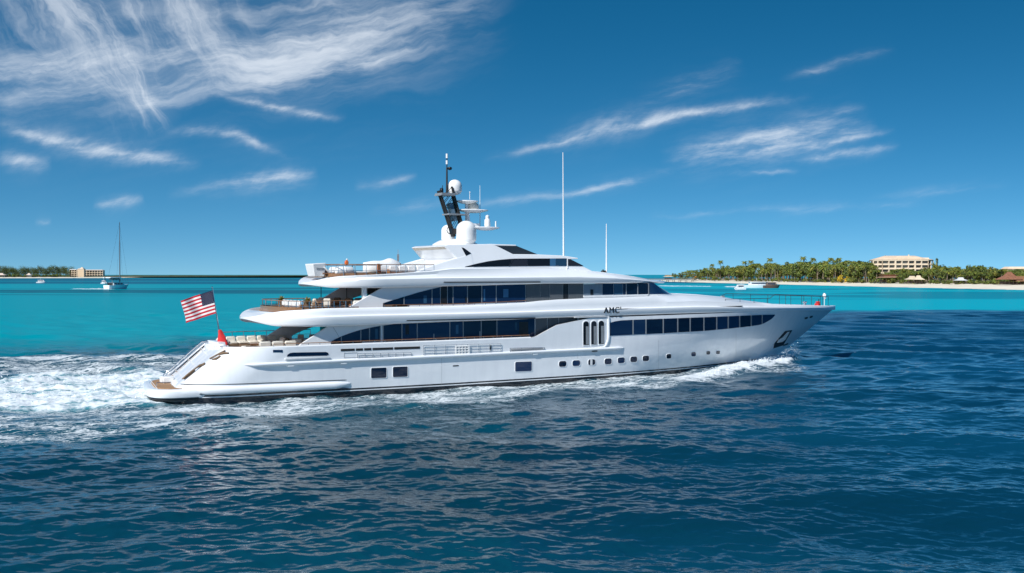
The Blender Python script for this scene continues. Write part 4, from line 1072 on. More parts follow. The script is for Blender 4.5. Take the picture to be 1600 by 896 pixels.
def build_upper_fairing():
    us = np.concatenate([U0 + 5.5 * (np.linspace(0, 1, 22) ** 1.9), np.linspace(U0 + 5.7, LB, 120)]); rows = []
    for u in us:
        b, zb, zr, zt = b2f(u), zb2f(u), zr2f(u), zt2f(u); h = zr - zb; tip = sstep(np.array(u), U0, U0 + 4)
        fw = float(sstep(np.array(u), UA, UA + 6)); bo = float(sstep(np.array(u), UF[-1] - 5, UF[-1]))   # forward: closed trunk; bow: bulwark
        g = b / 5.3; top = max(zt, zr + .05)
        in1 = lerp(.16, .25 + 1.1 * (1 - bo), fw) * g; in2 = lerp(.32, 1.1 + 1.6 * (1 - bo) - .7 * bo, fw) * g
        zdk = lerp(top - .42 * float(sstep(np.array(u), U0 + 1.2, U0 + 3)), top + .06, fw) if u < UF[-1] - 5 else lerp(top + .06, top - .22, bo)
        sec = [(0, zb + .03), (max(0, b - 1.4 * g), zb + .03), (b - .12 * g, zb), (b - .03 * g, zb + .06), (b + .035 * g, zb + .25 * h), (b + .09 * g, zb + .55 * h), (b + .14 * g, zb + .8 * h), (b + .12 * g, zr - .03), (b + .03 * g, zr + .025), (b - .06 * g, zr + .04), (b - .085 * g, zr + .09),
               (b - lerp(.1, .16, fw) * g, lerp(zr, top, .45)), (b - in1, lerp(zr, top, .86)), (b - lerp(in1, in2, .5), top - .01), (b - in2, top + .01), (b - in2 - .1 * g, lerp(top - .03, zdk, .5) if fw < .5 else top + .015), (b - in2 - .14 * g, zdk), (0, zdk + .05 * fw)]
        rows.append([V(u, max(0, w), z) for w, z in sec] + [V(u, -max(0, w), z) for w, z in sec[::-1]])
    mb = MB(); mb.grid(rows, 0, True); mb.build('upper_fairing', WHITE, YACHT, smooth=35, merge=1e-3)
build_upper_fairing()
od = np.linspace(U0 + 2.6, UA + 1, 40)
deck('upper_deck', [(u, b2f(u) - .5) for u in od] + [(u, -b2f(u) + .5) for u in od[::-1]], zt2a(20) - .36)
Z_UP = zt2a(20) - .36

# bridge fairing
U3 = at(469, 446.5, 2.2)[0] + .95; N3 = at(1041, 441, 1.6)[0] + .35
zb3 = T([(478, 449.5), (495, 450.3), (600, 450.3), (700, 447.7), (835, 444), (846, 443.6), (1000, 442.8), (1035, 443.2)], 4.6)
zr3 = T([(469, 446), (500, 441), (560, 436.6), (700, 434), (800, 433.4), (900, 432.7), (960, 434.6), (1000, 437.5), (1040, 441)], 4.6)
zt3 = T([(469, 445.5), (480, 440), (500, 433.8), (540, 431.6), (610, 428), (670, 423.7), (700, 419.5), (730, 418.6), (860, 418.2), (918, 423.5), (950, 427), (975, 430), (1000, 433.4), (1025, 437.6), (1040, 440.6)], 4.0)
def b3f(u):
    b = 4.75
    if u < U3 + 5: b *= math.sqrt(max(0.0, 1 - ((U3 + 5 - u) / 5) ** 2.2))
    if u > N3 - 11: b *= math.sqrt(max(0.0, 1 - ((u - N3 + 11) / 11) ** 2.3))
    return b
def build_bridge_fairing():
    us = np.concatenate([U3 + 5 * (np.linspace(0, 1, 20) ** 1.9), np.linspace(U3 + 5.2, N3 - 11.2, 60), N3 - 11 * (np.linspace(1, 0, 34) ** 1.9)]); rows = []
    for u in us:
        b = b3f(u); g = b / 4.75; zb, zr, zt = zb3(u), zr3(u), max(zt3(u), zr3(u) + .02)
        if u < U3 + 1.5: zb += .26 * (1 - (u - U3) / 1.5) ** 1.6
        if u < U3 + 3: zt = lerp(8.3, zt3(max(u, U3 + 2)), math.sin(math.pi / 2 * min(1, (u - U3) / 2.2)) ** .9); zr = min(zr, lerp(zb, zt, .6))
        zr = max(zr, zb + .08); zt = max(zt, zr + .02); h = zr - zb
        fw = float(sstep(np.array(u), 37, 41)); zdk = lerp(zt - .4 * float(sstep(np.array(u), U3 + 1.0, U3 + 2.6)), zt + .08, fw)
        ins = lerp(.35, 1.3, float(sstep(np.array(u), 24, 42)))
        sec = [(0, zb + .02), (max(0, b - 1.2 * g), zb + .02), (b - .1 * g, zb), (b - .02 * g, zb + .06), (b + .04 * g, zb + .3 * h), (b + .1 * g, zb + .65 * h), (b + .11 * g, zr - .04), (b + .03 * g, zr + .01), (b - .05 * g, zr + .03), (b - .08 * g, zr + .08),
               (b - .14 * g - .2 * ins * g, lerp(zr, zt, .5)), (b - .5 * ins * g, lerp(zr, zt, .9)), (b - .8 * ins * g, zt), (b - ins * g - .05, zt + .01), (b - ins * g - .16 * g, lerp(zt - .05, zdk, .6)), (b - ins * g - .18 * g, zdk), (0, zdk + .06 * fw)]
        rows.append([V(u, max(0, w), z) for w, z in sec] + [V(u, -max(0, w), z) for w, z in sec[::-1]])
    mb = MB(); mb.grid(rows, 0, True); mb.build('bridge_fairing', WHITE, YACHT, smooth=35, merge=1e-3)
build_bridge_fairing()
Z_SUN = zt3(22) - .32
od = np.linspace(U3 + 2.4, 37, 30)
deck('sun_deck', [(u, b3f(u) - .62) for u in od] + [(u, -b3f(u) + .62) for u in od[::-1]], Z_SUN)
# dark gutter slots under the fairings
def gutter(pix, wf, off): pane('gutter', pix, wf, DKMETAL, off)
gutter([(693, 440.6), (843.6, 440.2), (843.6, 441.8), (693, 442)], lambda u, z: 4.78, .09)
gutter([(635, 500.6), (836, 496.6), (836, 498.2), (635, 502)], lambda u, z: b2f(u), .085)
gutter([(963, 482.6), (1159, 478), (1159, 478.9), (963, 483.7)], lambda u, z: b2f(u), .155)

# ---- deckhouses
def house(name, u0, u1, hw, z0, z1, rake=0.0):
    mb = MB(); mb.prism([V(u0, hw, z0), V(u1, hw, z0), V(u1, hw, z1), V(u0 + rake, hw, z1)], [V(u0, -hw, z0), V(u1, -hw, z0), V(u1, -hw, z1), V(u0 + rake, -hw, z1)]); return mb.build(name, WHITE, YACHT, smooth=0)
W1 = 4.55; w1 = lambda u, z: W1
h1 = house('main_deckhouse', at(566, 520, W1)[0], at(905, 510, W1)[0], W1, 2.98, zb2(30) + .03)
def wing(pix, W, th=.22):
    for s in (1, -1):
        P = [at(px, py, W) for px, py in pix]; mb = MB(); mb.prism([V(u, s * W, z) for u, z in P], [V(u, s * (W - th), z) for u, z in P]); mb.build('wing_panel', WHITE, YACHT, smooth=0, bevel=.03)
A1X, A1Y = [517, 524, 533, 545, 558, 570, 582, 594, 610, 627, 930], [534.6, 530.4, 526.2, 521.6, 517.4, 514.2, 511.7, 509.6, 507.6, 504, 494]
wing([(462, 545), (470, 538), (514, 509.5), (600, 506.5), (600, 508.6), (582, 511.7), (570, 514.2), (558, 517.4), (545, 521.6), (533, 526.2), (524, 530.4), (517, 534.6), (517, 546)], W1 + .02)
B1X, B1Y = [500, 517, 660, 776, 836, 900], [536.0, 535.5, 532.6, 528.8, 526.6, 524]
for a, b in zip([518, 533, 563.5, 577, 594, 598.5, 627.7, 651.5, 702.5, 723.4, 751.5, 776], [533, 563.5, 577, 594, 598.5, 627.7, 651.5, 702.5, 723.4, 751.5, 776, 836]):
    if b - a > 5: band_pane(a, b, A1X, A1Y, B1X, B1Y, w1, GLASS, .8, off=.035)
for a, b in ((836, 855), (855, 873), (873, 902)): band_pane(a, b, A1X, [y for y in A1Y], [830, 905], [528, 525], w1, GREYP, .4, 'side_door', .03)
for x in (533, 563.5, 577, 594, 598.5, 627.7, 651.5, 702.5, 723.4, 751.5, 776):
    t, b = np.interp(x, A1X, A1Y), np.interp(x, B1X, B1Y); pane('mullion', [(x - .7, t), (x + .7, t), (x + .7, b), (x - .7, b)], w1, GREYM, .05)
pane('joint_line', [(520.5, 512), (521.1, 512), (531.5, 529), (530.9, 529)], lambda u, z: W1 + .02, GREYM, .01)
for x, y0, y1, wd, m_ in ((677.6, 522, 531.4, 1.5, GREYM), (749.6, 518, 528.6, 1.6, GREYM), (636, 507.5, 523, 5.5, BLACK), (806, 504, 516, 3.5, BLUEGL), (818, 503.5, 526, 14, BLACK), (588, 514, 530, 4, BLUEGL), (714, 508, 522, 4, BLUEGL)):
    pane('interior_fitting', [(x - wd / 2, y0), (x + wd / 2, y0 - wd * .03), (x + wd / 2, y1 - wd * .03), (x - wd / 2, y1)], w1, m_, .042)
W2 = 4.25; w2 = lambda u, z: W2
h2 = house('upper_deckhouse', at(640, 460, W2)[0], at(1012, 455, W2)[0], W2, Z_UP - .05, zb3(30) + .03)
A2X, A2Y = [598.7, 612, 631, 652, 674.7, 686.6, 700, 720, 1010], [474.4, 470, 464.2, 457.8, 451.9, 449.3, 446, 443, 440]
wing([(540, 486), (546, 480), (598, 449.4), (690, 446.5), (690, 448.6), (674.7, 451.9), (652, 457.8), (631, 464.2), (612, 470), (598.7, 474.4), (598.7, 486)], W2 + .02)
B2X, B2Y = [598, 700, 775, 821, 845, 870, 912, 941, 1015], [476.5, 475, 473.6, 472.2, 470.6, 469.4, 467.3, 463, 461]
prev = None
for a, b in zip([599.5, 631, 674.7, 688, 699, 707.5, 730, 752.4, 775], [631, 674.7, 688, 699, 707.5, 730, 752.4, 775, 821]):
    band_pane(a, b, A2X, A2Y, B2X, B2Y, w2, BLACK if a == 688 else GLASS, .5, 'side_door' if a == 688 else 'window', .035)
for a, b, m_, n_ in ((821, 844, GREYP, 'grey_panel'), (844, 859, GREYP, 'grey_panel'), (859, 879.6, GREYP, 'grey_panel'), (879.6, 888, BLACK, 'side_door'), (888, 911.5, GREYP, 'grey_panel')): band_pane(a, b, A2X, A2Y, B2X, B2Y, w2, m_, .25, n_, .03)
BLPAN = mat('blue_grey_panel', (.17, .23, .29), .3, var=.1, stretch=(3, 3, .3))
pane('forward_panel', [(912, 445), (940.5, 444), (940.5, 461.6), (912, 461.8)], w2, BLPAN, .05)
pane('panel_vent', [(922, 452.5), (926.4, 452.5), (926.4, 461), (922, 461)], w2, BLACK, .07)
pane('sill', [(911, 462.2), (1012, 460), (1012, 462), (911, 464.6)], w2, WHITE, .10)
for a, b, m_ in ((941, 958.5, GLASS), (958.5, 973, BLUEGL), (973, 978, GLASS), (978, 996, GLASS), (996, 1013, GLASS)): pane('window', [(a + .4, 443.5), (b - .4, 443.5), (b - .4, 460.6), (a + .4, 461)], w2, m_, .04)
for x in (631, 674.7, 707.5, 730, 752.4, 775): pane('mullion', [(x - .6, np.interp(x, A2X, A2Y)), (x + .6, np.interp(x, A2X, A2Y)), (x + .6, np.interp(x, B2X, B2Y)), (x - .6, np.interp(x, B2X, B2Y))], w2, GREYM, .05)
for x, y0, y1, wd, m_ in ((728, 464.5, 472.4, 3, BLACK), (756.5, 452, 470, 2.4, BLUEGL), (664, 462, 474, 5, BLUEGL), (790, 452, 465, 8, BLUEGL)):
    pane('interior_fitting', [(x - wd / 2, y0), (x + wd / 2, y0), (x + wd / 2, y1), (x - wd / 2, y1)], w2, m_, .042)
for x in (978, 996, 1013): pane('mullion', [(x - .6, 443), (x + .6, 443), (x + .6, 460.6), (x - .6, 460.6)], w2, GREYM, .06)
# curved raked windscreen of the upper house
us1 = at(1013, 460, W2)[0]; ufb = at(1051.5, 460.8, 3.3)[0]; zfb = at(1013, 460.6, W2)[1]; zft = zb3(us1) + .02
rows = []
for z, t in ((zfb, 0.0), (zft, 1.0)):
    r_ = []
    for k in range(25):
        a = math.pi * (k / 24 - .5); nose = (ufb - us1 + .9) * (1 - .62 * t); r_.append(V(us1 + nose * math.cos(a) ** .8 if abs(a) < 1.5707 else us1, -W2 * math.copysign(abs(math.sin(a)) ** .75, math.sin(a)) * (1.0), z))
    rows.append(r_)
lowr = [(x, y, zfb - .5) for x, y, z in rows[0]]
mb = MB(); mb.grid([rows[0], rows[1]]); mb.build('windscreen', GLASS, YACHT, smooth=60)
mb = MB(); mb.grid([[(x + .03, y, z) for x, y, z in lowr], [(x + .03, y, z + .02) for x, y, z in rows[0]]]); mb.build('windscreen_coaming', WHITE, YACHT, smooth=60)
pil = MB(); pil.box(V(at(569, 460, 3.9)[0], 3.9, (Z_UP + zb3(15)) / 2), (.32, .3, zb3(15) - Z_UP)); pil.build('pillar', WHITE, YACHT)
for px in (501, 541): mb = MB(); u = at(px, 460, -4)[0]; mb.tube([V(u, -3.9, Z_UP), V(u, -3.9, zb3(15))], .035, 6); mb.build('stanchion', DKMETAL, YACHT)
for hs, W, u_, z0, z1, nm in ((h1, W1, at(566, 520, W1)[0], 3.02, 5.05, 'aft_door'), (h2, W2, at(640, 460, W2)[0], Z_UP, zb3(18), 'aft_door')):
    for k in range(4): mb = MB(); mb.box(V(u_ - .03, -W * .75 + W * .5 * k, (z0 + z1) / 2), (.08, W * .47, z1 - z0 - .2)); mb.build(nm, GLASS2, YACHT)

# ---- wheelhouse top
Z40 = at(800, 418, 3.6)[1]
def w4(u, z): return 3.62 - .26 * (z - Z40)
prof = [(727, 421), (714, 403), (694, 384.6), (699, 382.6), (721, 382), (766, 381.6), (778, 385.4), (802, 397.4), (841, 397.8), (880, 399.6), (903, 403.2), (903.5, 405), (890, 405.6), (914, 418), (930, 426)]
P = [at_s(px, py, w4) for px, py in prof]
mb = MB(); mb.prism([V(u, w4(u, z), z) for u, z in P], [V(u, -w4(u, z), z) for u, z in P]); mb.build('wheelhouse', WHITE, YACHT, smooth=0, bevel=.14)
for s in (1, -1):                                          # the two sloping legs of the arch
    leg = [(648, 427), (660, 420.5), (690, 410), (717, 402), (737, 395.6), (742, 420)]
    L_ = [at_s(px, py, w4) for px, py in leg]; mb = MB(); mb.prism([V(u, s * (w4(u, z) + .02), z) for u, z in L_], [V(u, s * (w4(u, z) - .5), z) for u, z in L_]); mb.build('arch_leg', WHITE, YACHT, smooth=0, bevel=.08)
# beige sheet: shadow under the white overhang, put into its colour
q = [at_s(px, py, w4) for px, py in ((695.5, 385.8), (715, 402.6))]
mb = MB(); mb.prism([V(q[0][0] - .03, 3.0, q[0][1]), V(q[1][0] - .03, 3.2, q[1][1]), V(q[1][0] - .03, -3.2, q[1][1]), V(q[0][0] - .03, -3.0, q[0][1])], [V(q[0][0] + .1, 3.0, q[0][1]), V(q[1][0] + .1, 3.2, q[1][1]), V(q[1][0] + .1, -3.2, q[1][1]), V(q[0][0] + .1, -3.0, q[0][1])]); mb.build('overhang_shade', BEIGE, YACHT)
pane('quarter_window', [(721, 386.8), (725, 388), (736, 396), (728, 400)], w4, GLASS2, .04)
A4X, A4Y = [725.5, 736, 748, 760, 775, 790, 803, 905], [417.2, 414.4, 411.4, 408.9, 406.8, 405.2, 404.4, 403.9]
def wp(a, b, m_, nm='window', g=.25): return band_pane(a, b, A4X, A4Y, [720, 780, 860, 920], [417.6, 416.4, 415.8, 415.8], w4, m_, g, nm, .04)
wp(726, 798, GLASS2); wp(798, 824, GLASS2); wp(824, 859, GLASS2)
for a, b, m_ in ((859, 868, BLUEGL), (868, 885.5, BLUEGL)): wp(a, b, m_)
pane('window', [(887, 404.8), (892, 405.8), (912, 415.9), (887, 415.7)], w4, GLASS2, .04)
pane('mullion', [(802.5, 404.6), (804.2, 404.5), (799, 410), (795.8, 416.1), (793.6, 416.1)], w4, BLACK, .06)
pane('mullion', [(885.6, 404.2), (886.8, 404.2), (886.8, 419.5), (885.6, 419.5)], w4, WHITE2, .06)
# upper raked screen and roof hatch
S = [at(px, py, 2.5) for px, py in ((775, 384.3), (806, 384.6), (840.5, 398.4), (800, 399))]
mb = MB(); mb.prism([V(u, 2.62, z) for u, z in S], [V(u, -2.62, z) for u, z in S]); mb.build('upper_windscreen', GLASS2, YACHT, smooth=0)
S = [at(px, py, 2.3) for px, py in ((764, 381.4), (806, 382.8), (806, 387), (772, 384.6))]
mb = MB(); mb.prism([V(u, 2.4, z) for u, z in S], [V(u, -2.4, z) for u, z in S]); mb.build('roof_hatch', WHITE, YACHT, smooth=0, bevel=.06)

# ---- mast, domes, radars, aerials
def cpt(px, py, w=0.0): u, z = at(px, py, w); return Vector(V(u, w, z))
def dome(px, ytop, ybot, wpx, w):
    b = cpt(px, ybot, w); t = cpt(px, ytop, w); h = t.z - b.z; r = wpx / 2 / F * (Vector(YM @ b).y); mb = MB()
    mb.lathe([(0, 0), (r * .82, 0), (r * .84, h * .08), (r * .97, h * .14), (r, h * .2), (r, h - r * .95)] + [(r * math.cos(a), h - r * .95 + r * .95 * math.sin(a)) for a in np.linspace(.1, math.pi / 2, 10)], b, 32)
    return mb.build('satellite_dome', WHITE2, YACHT, smooth=50)
dome(728.5, 345.2, 381.4, 31.5, 1.35); dome(700, 351.5, 380, 21, -1.5); dome(710.6, 281, 303, 22.5, 0.0)
mb = MB(); pb = cpt(712, 383, .2); mb.lathe([(1.9, -.35), (1.75, .05), (1.3, .35), (.9, .5), (0, .52)], pb, 28, 0, 1.2, 1.0); mb.build('mast_base', WHITE, YACHT, smooth=50)
mast = thing('mast', None, None); mast.parent = YACHT
Lt, Lb, Rt, Rb = cpt(688.5, 303, .55), cpt(709, 366, .55), cpt(706, 292, .55), cpt(722, 352, .55)
mz = Vector((.1, .55, 0))
for a, b, nm in ((Lb, Lt, 'leg'), (Lb + mz, Lt + mz, 'leg'), (Rb, Rt, 'leg'), (Rb + mz, Rt + mz, 'leg')):
    mb = MB(); d = (b - a); mb.tube([a - d * .06, a + d * .5, b + d * (.08 if a in (Lb, Lb + mz) else 0)], [.13, .115, .09], 6); mb.build(nm, DKMETAL, mast)
br = MB()
for off in (Vector((0, 0, 0)), mz):
    for k in range(8):
        t0, t1 = k / 8, (k + 1) / 8; a, b = Lb.lerp(Lt, t0) + off, Rb.lerp(Rt, t1) + off; br.tube([a, b], .028, 5)
for k in range(9): t = k / 8; br.tube([Lb.lerp(Lt, t), Lb.lerp(Lt, t) + mz], .028, 5); br.tube([Rb.lerp(Rt, t), Rb.lerp(Rt, t) + mz], .028, 5)
br.build('bracing', BLACK, mast)
pl = MB(); c = (Rb.lerp(Rt, .45) + Lb.lerp(Lt, .45)) / 2 + mz / 2; pl.box(c, (.35, .6, 1.6), 0, 0, Matrix.Rotation(math.radians(-17), 4, 'Y')); pl.build('equipment_box', mat('blue_grey_box', (.12, .2, .27), .4, var=.2), mast)
for (pa, pb_) in (((690, 304.5), (709, 302)), ((701, 337), (724, 334)), ((689, 306), (704, 304))):
    mb = MB(); a, b = cpt(*pa, .7), cpt(*pb_, .7); mb.box((a + b) / 2 + mz / 2, ((b - a).length + .4, 1.3, .12)); mb.build('platform', GREYM, mast)
mb = MB(); mb.tube([cpt(698.3, 303, 0), cpt(698.3, 262, 0)], [.1, .07], 7); mb.tube([cpt(698.3, 262, 0), cpt(698.3, 240.5, 0)], .045, 6); mb.build('pole', DKMETAL, mast)
for a, b in ((240.6, 247.5), (251, 257)): mb = MB(); mb.tube([cpt(698.3, a, 0), cpt(698.3, b, 0)], .1, 8); mb.build('beacon', WHITE2, mast)
mb = MB(); c = cpt(702.8, 263.5, 0); mb.lathe([(0, -.16), (.17, -.1), (.2, 0), (.17, .1), (0, .16)], c, 12); mb.tube([cpt(698.3, 263.5, 0), c], .03); mb.build('horn', BLACK, mast)
mb = MB(); mb.soft(cpt(690, 298.6, .3), (.26, .3, .5), .05); mb.tube([cpt(691, 296, .3), cpt(691.6, 290, .3)], .03); mb.build('camera_housing', BLACK, mast)
def plate(px0, px1, py, w, wid, nm, th=.12):
    a, b = cpt(px0, py, w), cpt(px1, py, w); c = (a + b) / 2; l = (b - a).length / 2; mb = MB()
    mb.lathe([(0, -.24), (l * .45, -.2), (l * .92, -.04), (l, .02), (l * .97, .07), (0, .1)], c, 32, 0, 1.0, wid / (2 * l)); o = mb.build(nm, WHITE, mast, smooth=50); return c, l
plate(713, 746, 315.4, .1, 1.8, 'upper_radar_platform'); plate(716, 761, 329.5, .2, 2.4, 'radar_platform'); plate(738, 779.5, 356.6, 1.7, 2.0, 'forward_radar_platform')
mb = MB(); c = cpt(739.5, 322.3, .2); mb.lathe([(.5, -.3), (.5, .05), (.42, .2), (.25, .28), (0, .3)], c, 18); mb.build('small_dome', CREAM, mast)
mb = MB(); mb.tube([cpt(734, 312, .1), cpt(734, 302, .1)], .025); mb.lathe([(0, -.08), (.08, 0), (0, .1)], cpt(734, 301, .1), 8); mb.build('anemometer', WHITE2, mast)
mb = MB(); mb.tube([cpt(750, 355, .1), cpt(750, 290, .1)], [.045, .025], 6); mb.build('aerial', mat('pale_blue_fibreglass', (.55, .68, .75), .4), mast)
mb = MB(); c = cpt(761.5, 354.5, 1.7); mb.lathe([(.22, 0), (.27, .1), (.25, .6), (.15, .72), (.17, .78), (.16, .95), (0, 1.05)], c, 14); mb.build('camera_ball', WHITE2, mast, smooth=50)
mb = MB(); mb.tube([cpt(774.6, 355, 1.7), cpt(774.6, 346, 1.7)], .06, 8); mb.build('aerial', WHITE2, mast)
mb = MB(); mb.box(cpt(728, 352, .1) + Vector((.4, 0, 0)), (1.7, .7, .3)); mb.tube([cpt(731, 352, 0), cpt(729, 316, 0)], [.25, .16], 10); mb.build('mast_trunk', WHITE, mast)
mb = MB(); ring = [cpt(703, 360, 1.0) + Vector((.3 * math.cos(a), 0, .3 * math.sin(a))) for a in np.linspace(0, 6.283, 13)]; mb.tube(ring, .035, 5); mb.box(cpt(708, 362, .9), (.5, .4, .5)); mb.build('searchlight', BLACK, mast)
for (x0, y0), (x1, y1), w in (((880.6, 400.5), (879.6, 238.5), .9), ((947.5, 426), (947.5, 350), .8)):
    mb = MB(); a, b = cpt(x0, y0, w), cpt(x1, y1, w); mb.tube([a, a.lerp(b, .25), b], [.085, .07, .035], 8); mb.build('whip_aerial', WHITE2, YACHT, smooth=60)
mb = MB(); mb.soft(cpt(943, 425.4, .8), (.5, .4, .3), .08); mb.tube([cpt(943, 424, .8), cpt(942, 421.5, .8)], .06); mb.build('aerial_mount', DKMETAL, YACHT)

# ---- anchor pocket and anchor, hawse holes
apk = pane('anchor_pocket', [(1238, 516.2), (1223.6, 540), (1208.6, 544.8), (1209.6, 537.4), (1226.6, 517.7)], hull_b, BLACK, .03)
a, b = surf_poly([(1230, 519), (1233, 518.6), (1226, 531), (1221.5, 534.6), (1213.4, 535.8), (1216, 531), (1222.4, 527.4)], hull_b, .14, .02); mb = MB(); mb.prism(a, b); mb.build('anchor', WHITE2, apk, smooth=0, bevel=.03)
pane('stem_guard', [(1223, 539.4), (1231.6, 536.2), (1231, 538.6), (1224, 541)], hull_b, BLACK, .05)
for cx, cy in ((1259.7, 497.3), (1267.5, 495.5)): framed('hawse_hole', rrect(cx, cy, 4.6, 2.6, .45, 4, -.3), hull_b, BLACK, .06, GREYM)

# ---- lettering on the side
fc = bpy.data.curves.new('ship_name', 'FONT'); fc.body = "AMC'"; fc.size = .78; fc.extrude = .03; fc.offset = .0; fc.space_character = 1.12; fc.align_x = 'LEFT'
tmp = bpy.data.objects.new('ship_name', fc); COL.objects.link(tmp)
me = bpy.data.meshes.new_from_object(tmp.evaluated_get(bpy.context.evaluated_depsgraph_get())); bpy.data.objects.remove(tmp)
me.materials.clear(); me.materials.append(BLACK); nm = bpy.data.objects.new('ship_name', me); COL.objects.link(nm); nm.parent = YACHT
u, z = at(943, 489.8, 5.42); nm.location = V(u, b2f(u) + .155, z); nm.rotation_euler = (math.pi / 2, 0, 0)

# ------------------------------------------------------------------ flags
def cloth(name, label, cat, origin, along, down, L, H_, nx, ny, wave, colour, mats, drop=0.0):
    """a flying cloth: a point for each (i, j); colour(i, j) picks the material of a patch"""
    along, down = Vector(along).normalized(), Vector(down).normalized(); nr = along.cross(down).normalized(); rows = []
    for j in range(ny + 1):
        r_ = []
        for i in range(nx + 1):
            s, t = i / nx, j / ny
            p = Vector(origin) + along * (L * s) + down * (H_ * t) + nr * wave(s, t) + Vector((0, 0, -drop * s * s))
            r_.append(p)
        rows.append(r_)
    mb = MB()
    vs_ = [p for r_ in rows for p in r_]
    for j in range(ny):
        for i in range(nx):
            a = j * (nx + 1) + i; mb.v  # patch corners
            mb.f.append((a, a + 1, a + nx + 2, a + nx + 1)); mb.m.append(colour(i / nx, j / ny))
    mb.v = vs_ + mb.v
    return mb, rows, nr


STAFF_T = YM @ Vector(cpt(331.5, 449, 0.0)); STAFF_B = YM @ Vector(cpt(346, 541, 0.0))
mb = MB(); mb.tube([YM.inverted() @ STAFF_B, YM.inverted() @ STAFF_T], [.06, .035], 8); o = mb.build('ensign_staff', CHROME, YACHT, smooth=60)
mb = MB(); mb.lathe([(0, -.06), (.07, 0), (0, .07)], YM.inverted() @ STAFF_T, 10); mb.build('finial', CHROME, o)
FRED, FWHITE, FBLUE = mat('flag_red', (.50, .015, .03), .8), mat('flag_white', (.78, .76, .74), .8), mat('flag_blue', (.003, .006, .045), .8)
sd = (STAFF_B - STAFF_T).normalized()
hoist = STAFF_T + sd * .25; al = Vector((-.93, -.10, -.28))
def fw(s, t): return (.34 * math.sin(8.0 * s + 3.2 * t) + .12 * math.sin(15 * s + 3 * t + 1)) * (.15 + s)
def fcol(s, t):
    if s < .40 and t < 7 / 13 - 1e-6: return 2
    return 0 if int(t * 13 + 1e-6) % 2 == 0 else 1
FL, FH = 2.45, 1.8
mb, rows, nr = cloth('flag', '', '', hoist, al, sd, FL, FH, 40, 26, fw, fcol, None, .08)
def fpt(s, t, e): p = hoist + al.normalized() * (FL * s) + sd * (FH * t) + nr * (fw(s, t) + e) + Vector((0, 0, -.08 * s * s)); return p
for r_ in range(9):
    for c_ in range(6 if r_ % 2 == 0 else 5):
        s0 = .40 * (c_ * 2 + 1 + (r_ % 2)) / 12; t0 = (7 / 13) * (r_ + 1) / 10
        for e in (.012, -.012):
            pts = []
            for k in range(10):
                a = -math.pi / 2 + k * math.pi / 5; rr = .0105 if k % 2 == 0 else .0042; pts.append(fpt(s0 + rr * math.cos(a), t0 + rr * math.sin(a) * FL / FH, e))
            mb.add(pts, [tuple(range(10))], 1)
o = mb.build('flag', [FRED, FWHITE, FBLUE], smooth=60, merge=0, fixn=False)
tag(o, 'american flag with stars and stripes flying from the raked stern staff', 'flag')
b0 = STAFF_B + Vector((0, 0, 1.25)) - sd * 0
mb = MB(); base = STAFF_T.lerp(STAFF_B, .72)
rows = []
for j in range(15):
    t = j / 14; c = base + Vector((.06 + .38 * t, -.12 * t, -1.5 * t)); wd = .10 + .34 * t ** .8
    rows.append([c + Vector((wd * math.cos(a) * (1 + .25 * math.sin(3 * a + 5 * t)), wd * .55 * math.sin(a), .12 * math.sin(2 * a) * t)) for a in np.linspace(0, 2 * math.pi, 18, endpoint=False)])
mb.grid(rows, 0, True); tag(mb.build('furled_flag', RED, smooth=80), 'red cloth furled at the foot of the stern flagstaff', 'flag')

# ------------------------------------------------------------------ things standing on the decks
def place(px, py, z):
    u, w = at_deck(px, py, z); return YM @ Vector((u, -w, z))
def dk(u, w, z): return YM @ Vector((u, -w, z))


def sofa(name, label, L, loc, rz, seatm=CREAM, basem=WICKER, cat='sofa', back=True, group=None):
    r = thing(name, label, cat, loc, rz, group)
    mb = MB(); mb.soft((0, 0, .16), (L, .95, .32), .05); mb.build('base', basem, r)
    n = max(1, round(L / .9))
    for k in range(n):
        mb = MB(); mb.soft((-L / 2 + L * (k + .5) / n, -.05, .41), (L / n - .04, .82, .2), .07); mb.build('seat_cushion', seatm, r)
        if back: mb = MB(); mb.soft((-L / 2 + L * (k + .5) / n, .38, .66), (L / n - .06, .22, .5), .08); mb.build('back_cushion', seatm, r)
    for s in (-1, 1):
        mb = MB(); mb.soft((s * (L / 2 - .08), 0, .36), (.16, .95, .5), .06); mb.build('arm', basem, r)
    return r


def lowtable(name, label, L, W, H_, loc, rz, topm=WOODR, group=None):
    r = thing(name, label, 'table', loc, rz, group); mb = MB(); mb.soft((0, 0, H_ - .03), (L, W, .06), .02); mb.build('tabletop', topm, r)
    for sx in (-1, 1):
        for sy in (-1, 1): mb = MB(); mb.tube([(sx * L * .42, sy * W * .4, 0), (sx * L * .42, sy * W * .4, H_ - .05)], .035, 6); mb.build('leg', WICKER, r)
    return r


def chair(name, label, loc, rz, group, m=CREAM, f=WOODR):
    r = thing(name, label, 'chair', loc, rz, group)
    mb = MB(); mb.soft((0, 0, .45), (.55, .55, .12), .05); mb.build('seat', m, r)
    mb = MB(); mb.soft((0, .27, .78), (.54, .1, .55), .04); mb.build('backrest', m, r)
    for sx in (-1, 1):
        for sy in (-1, 1): mb = MB(); mb.tube([(sx * .24, sy * .24, 0), (sx * .24, sy * .24, .42)], .025, 6); mb.build('leg', f, r)
        mb = MB(); mb.box((sx * .28, 0, .64), (.05, .5, .05)); mb.build('arm', f, r)
    return r


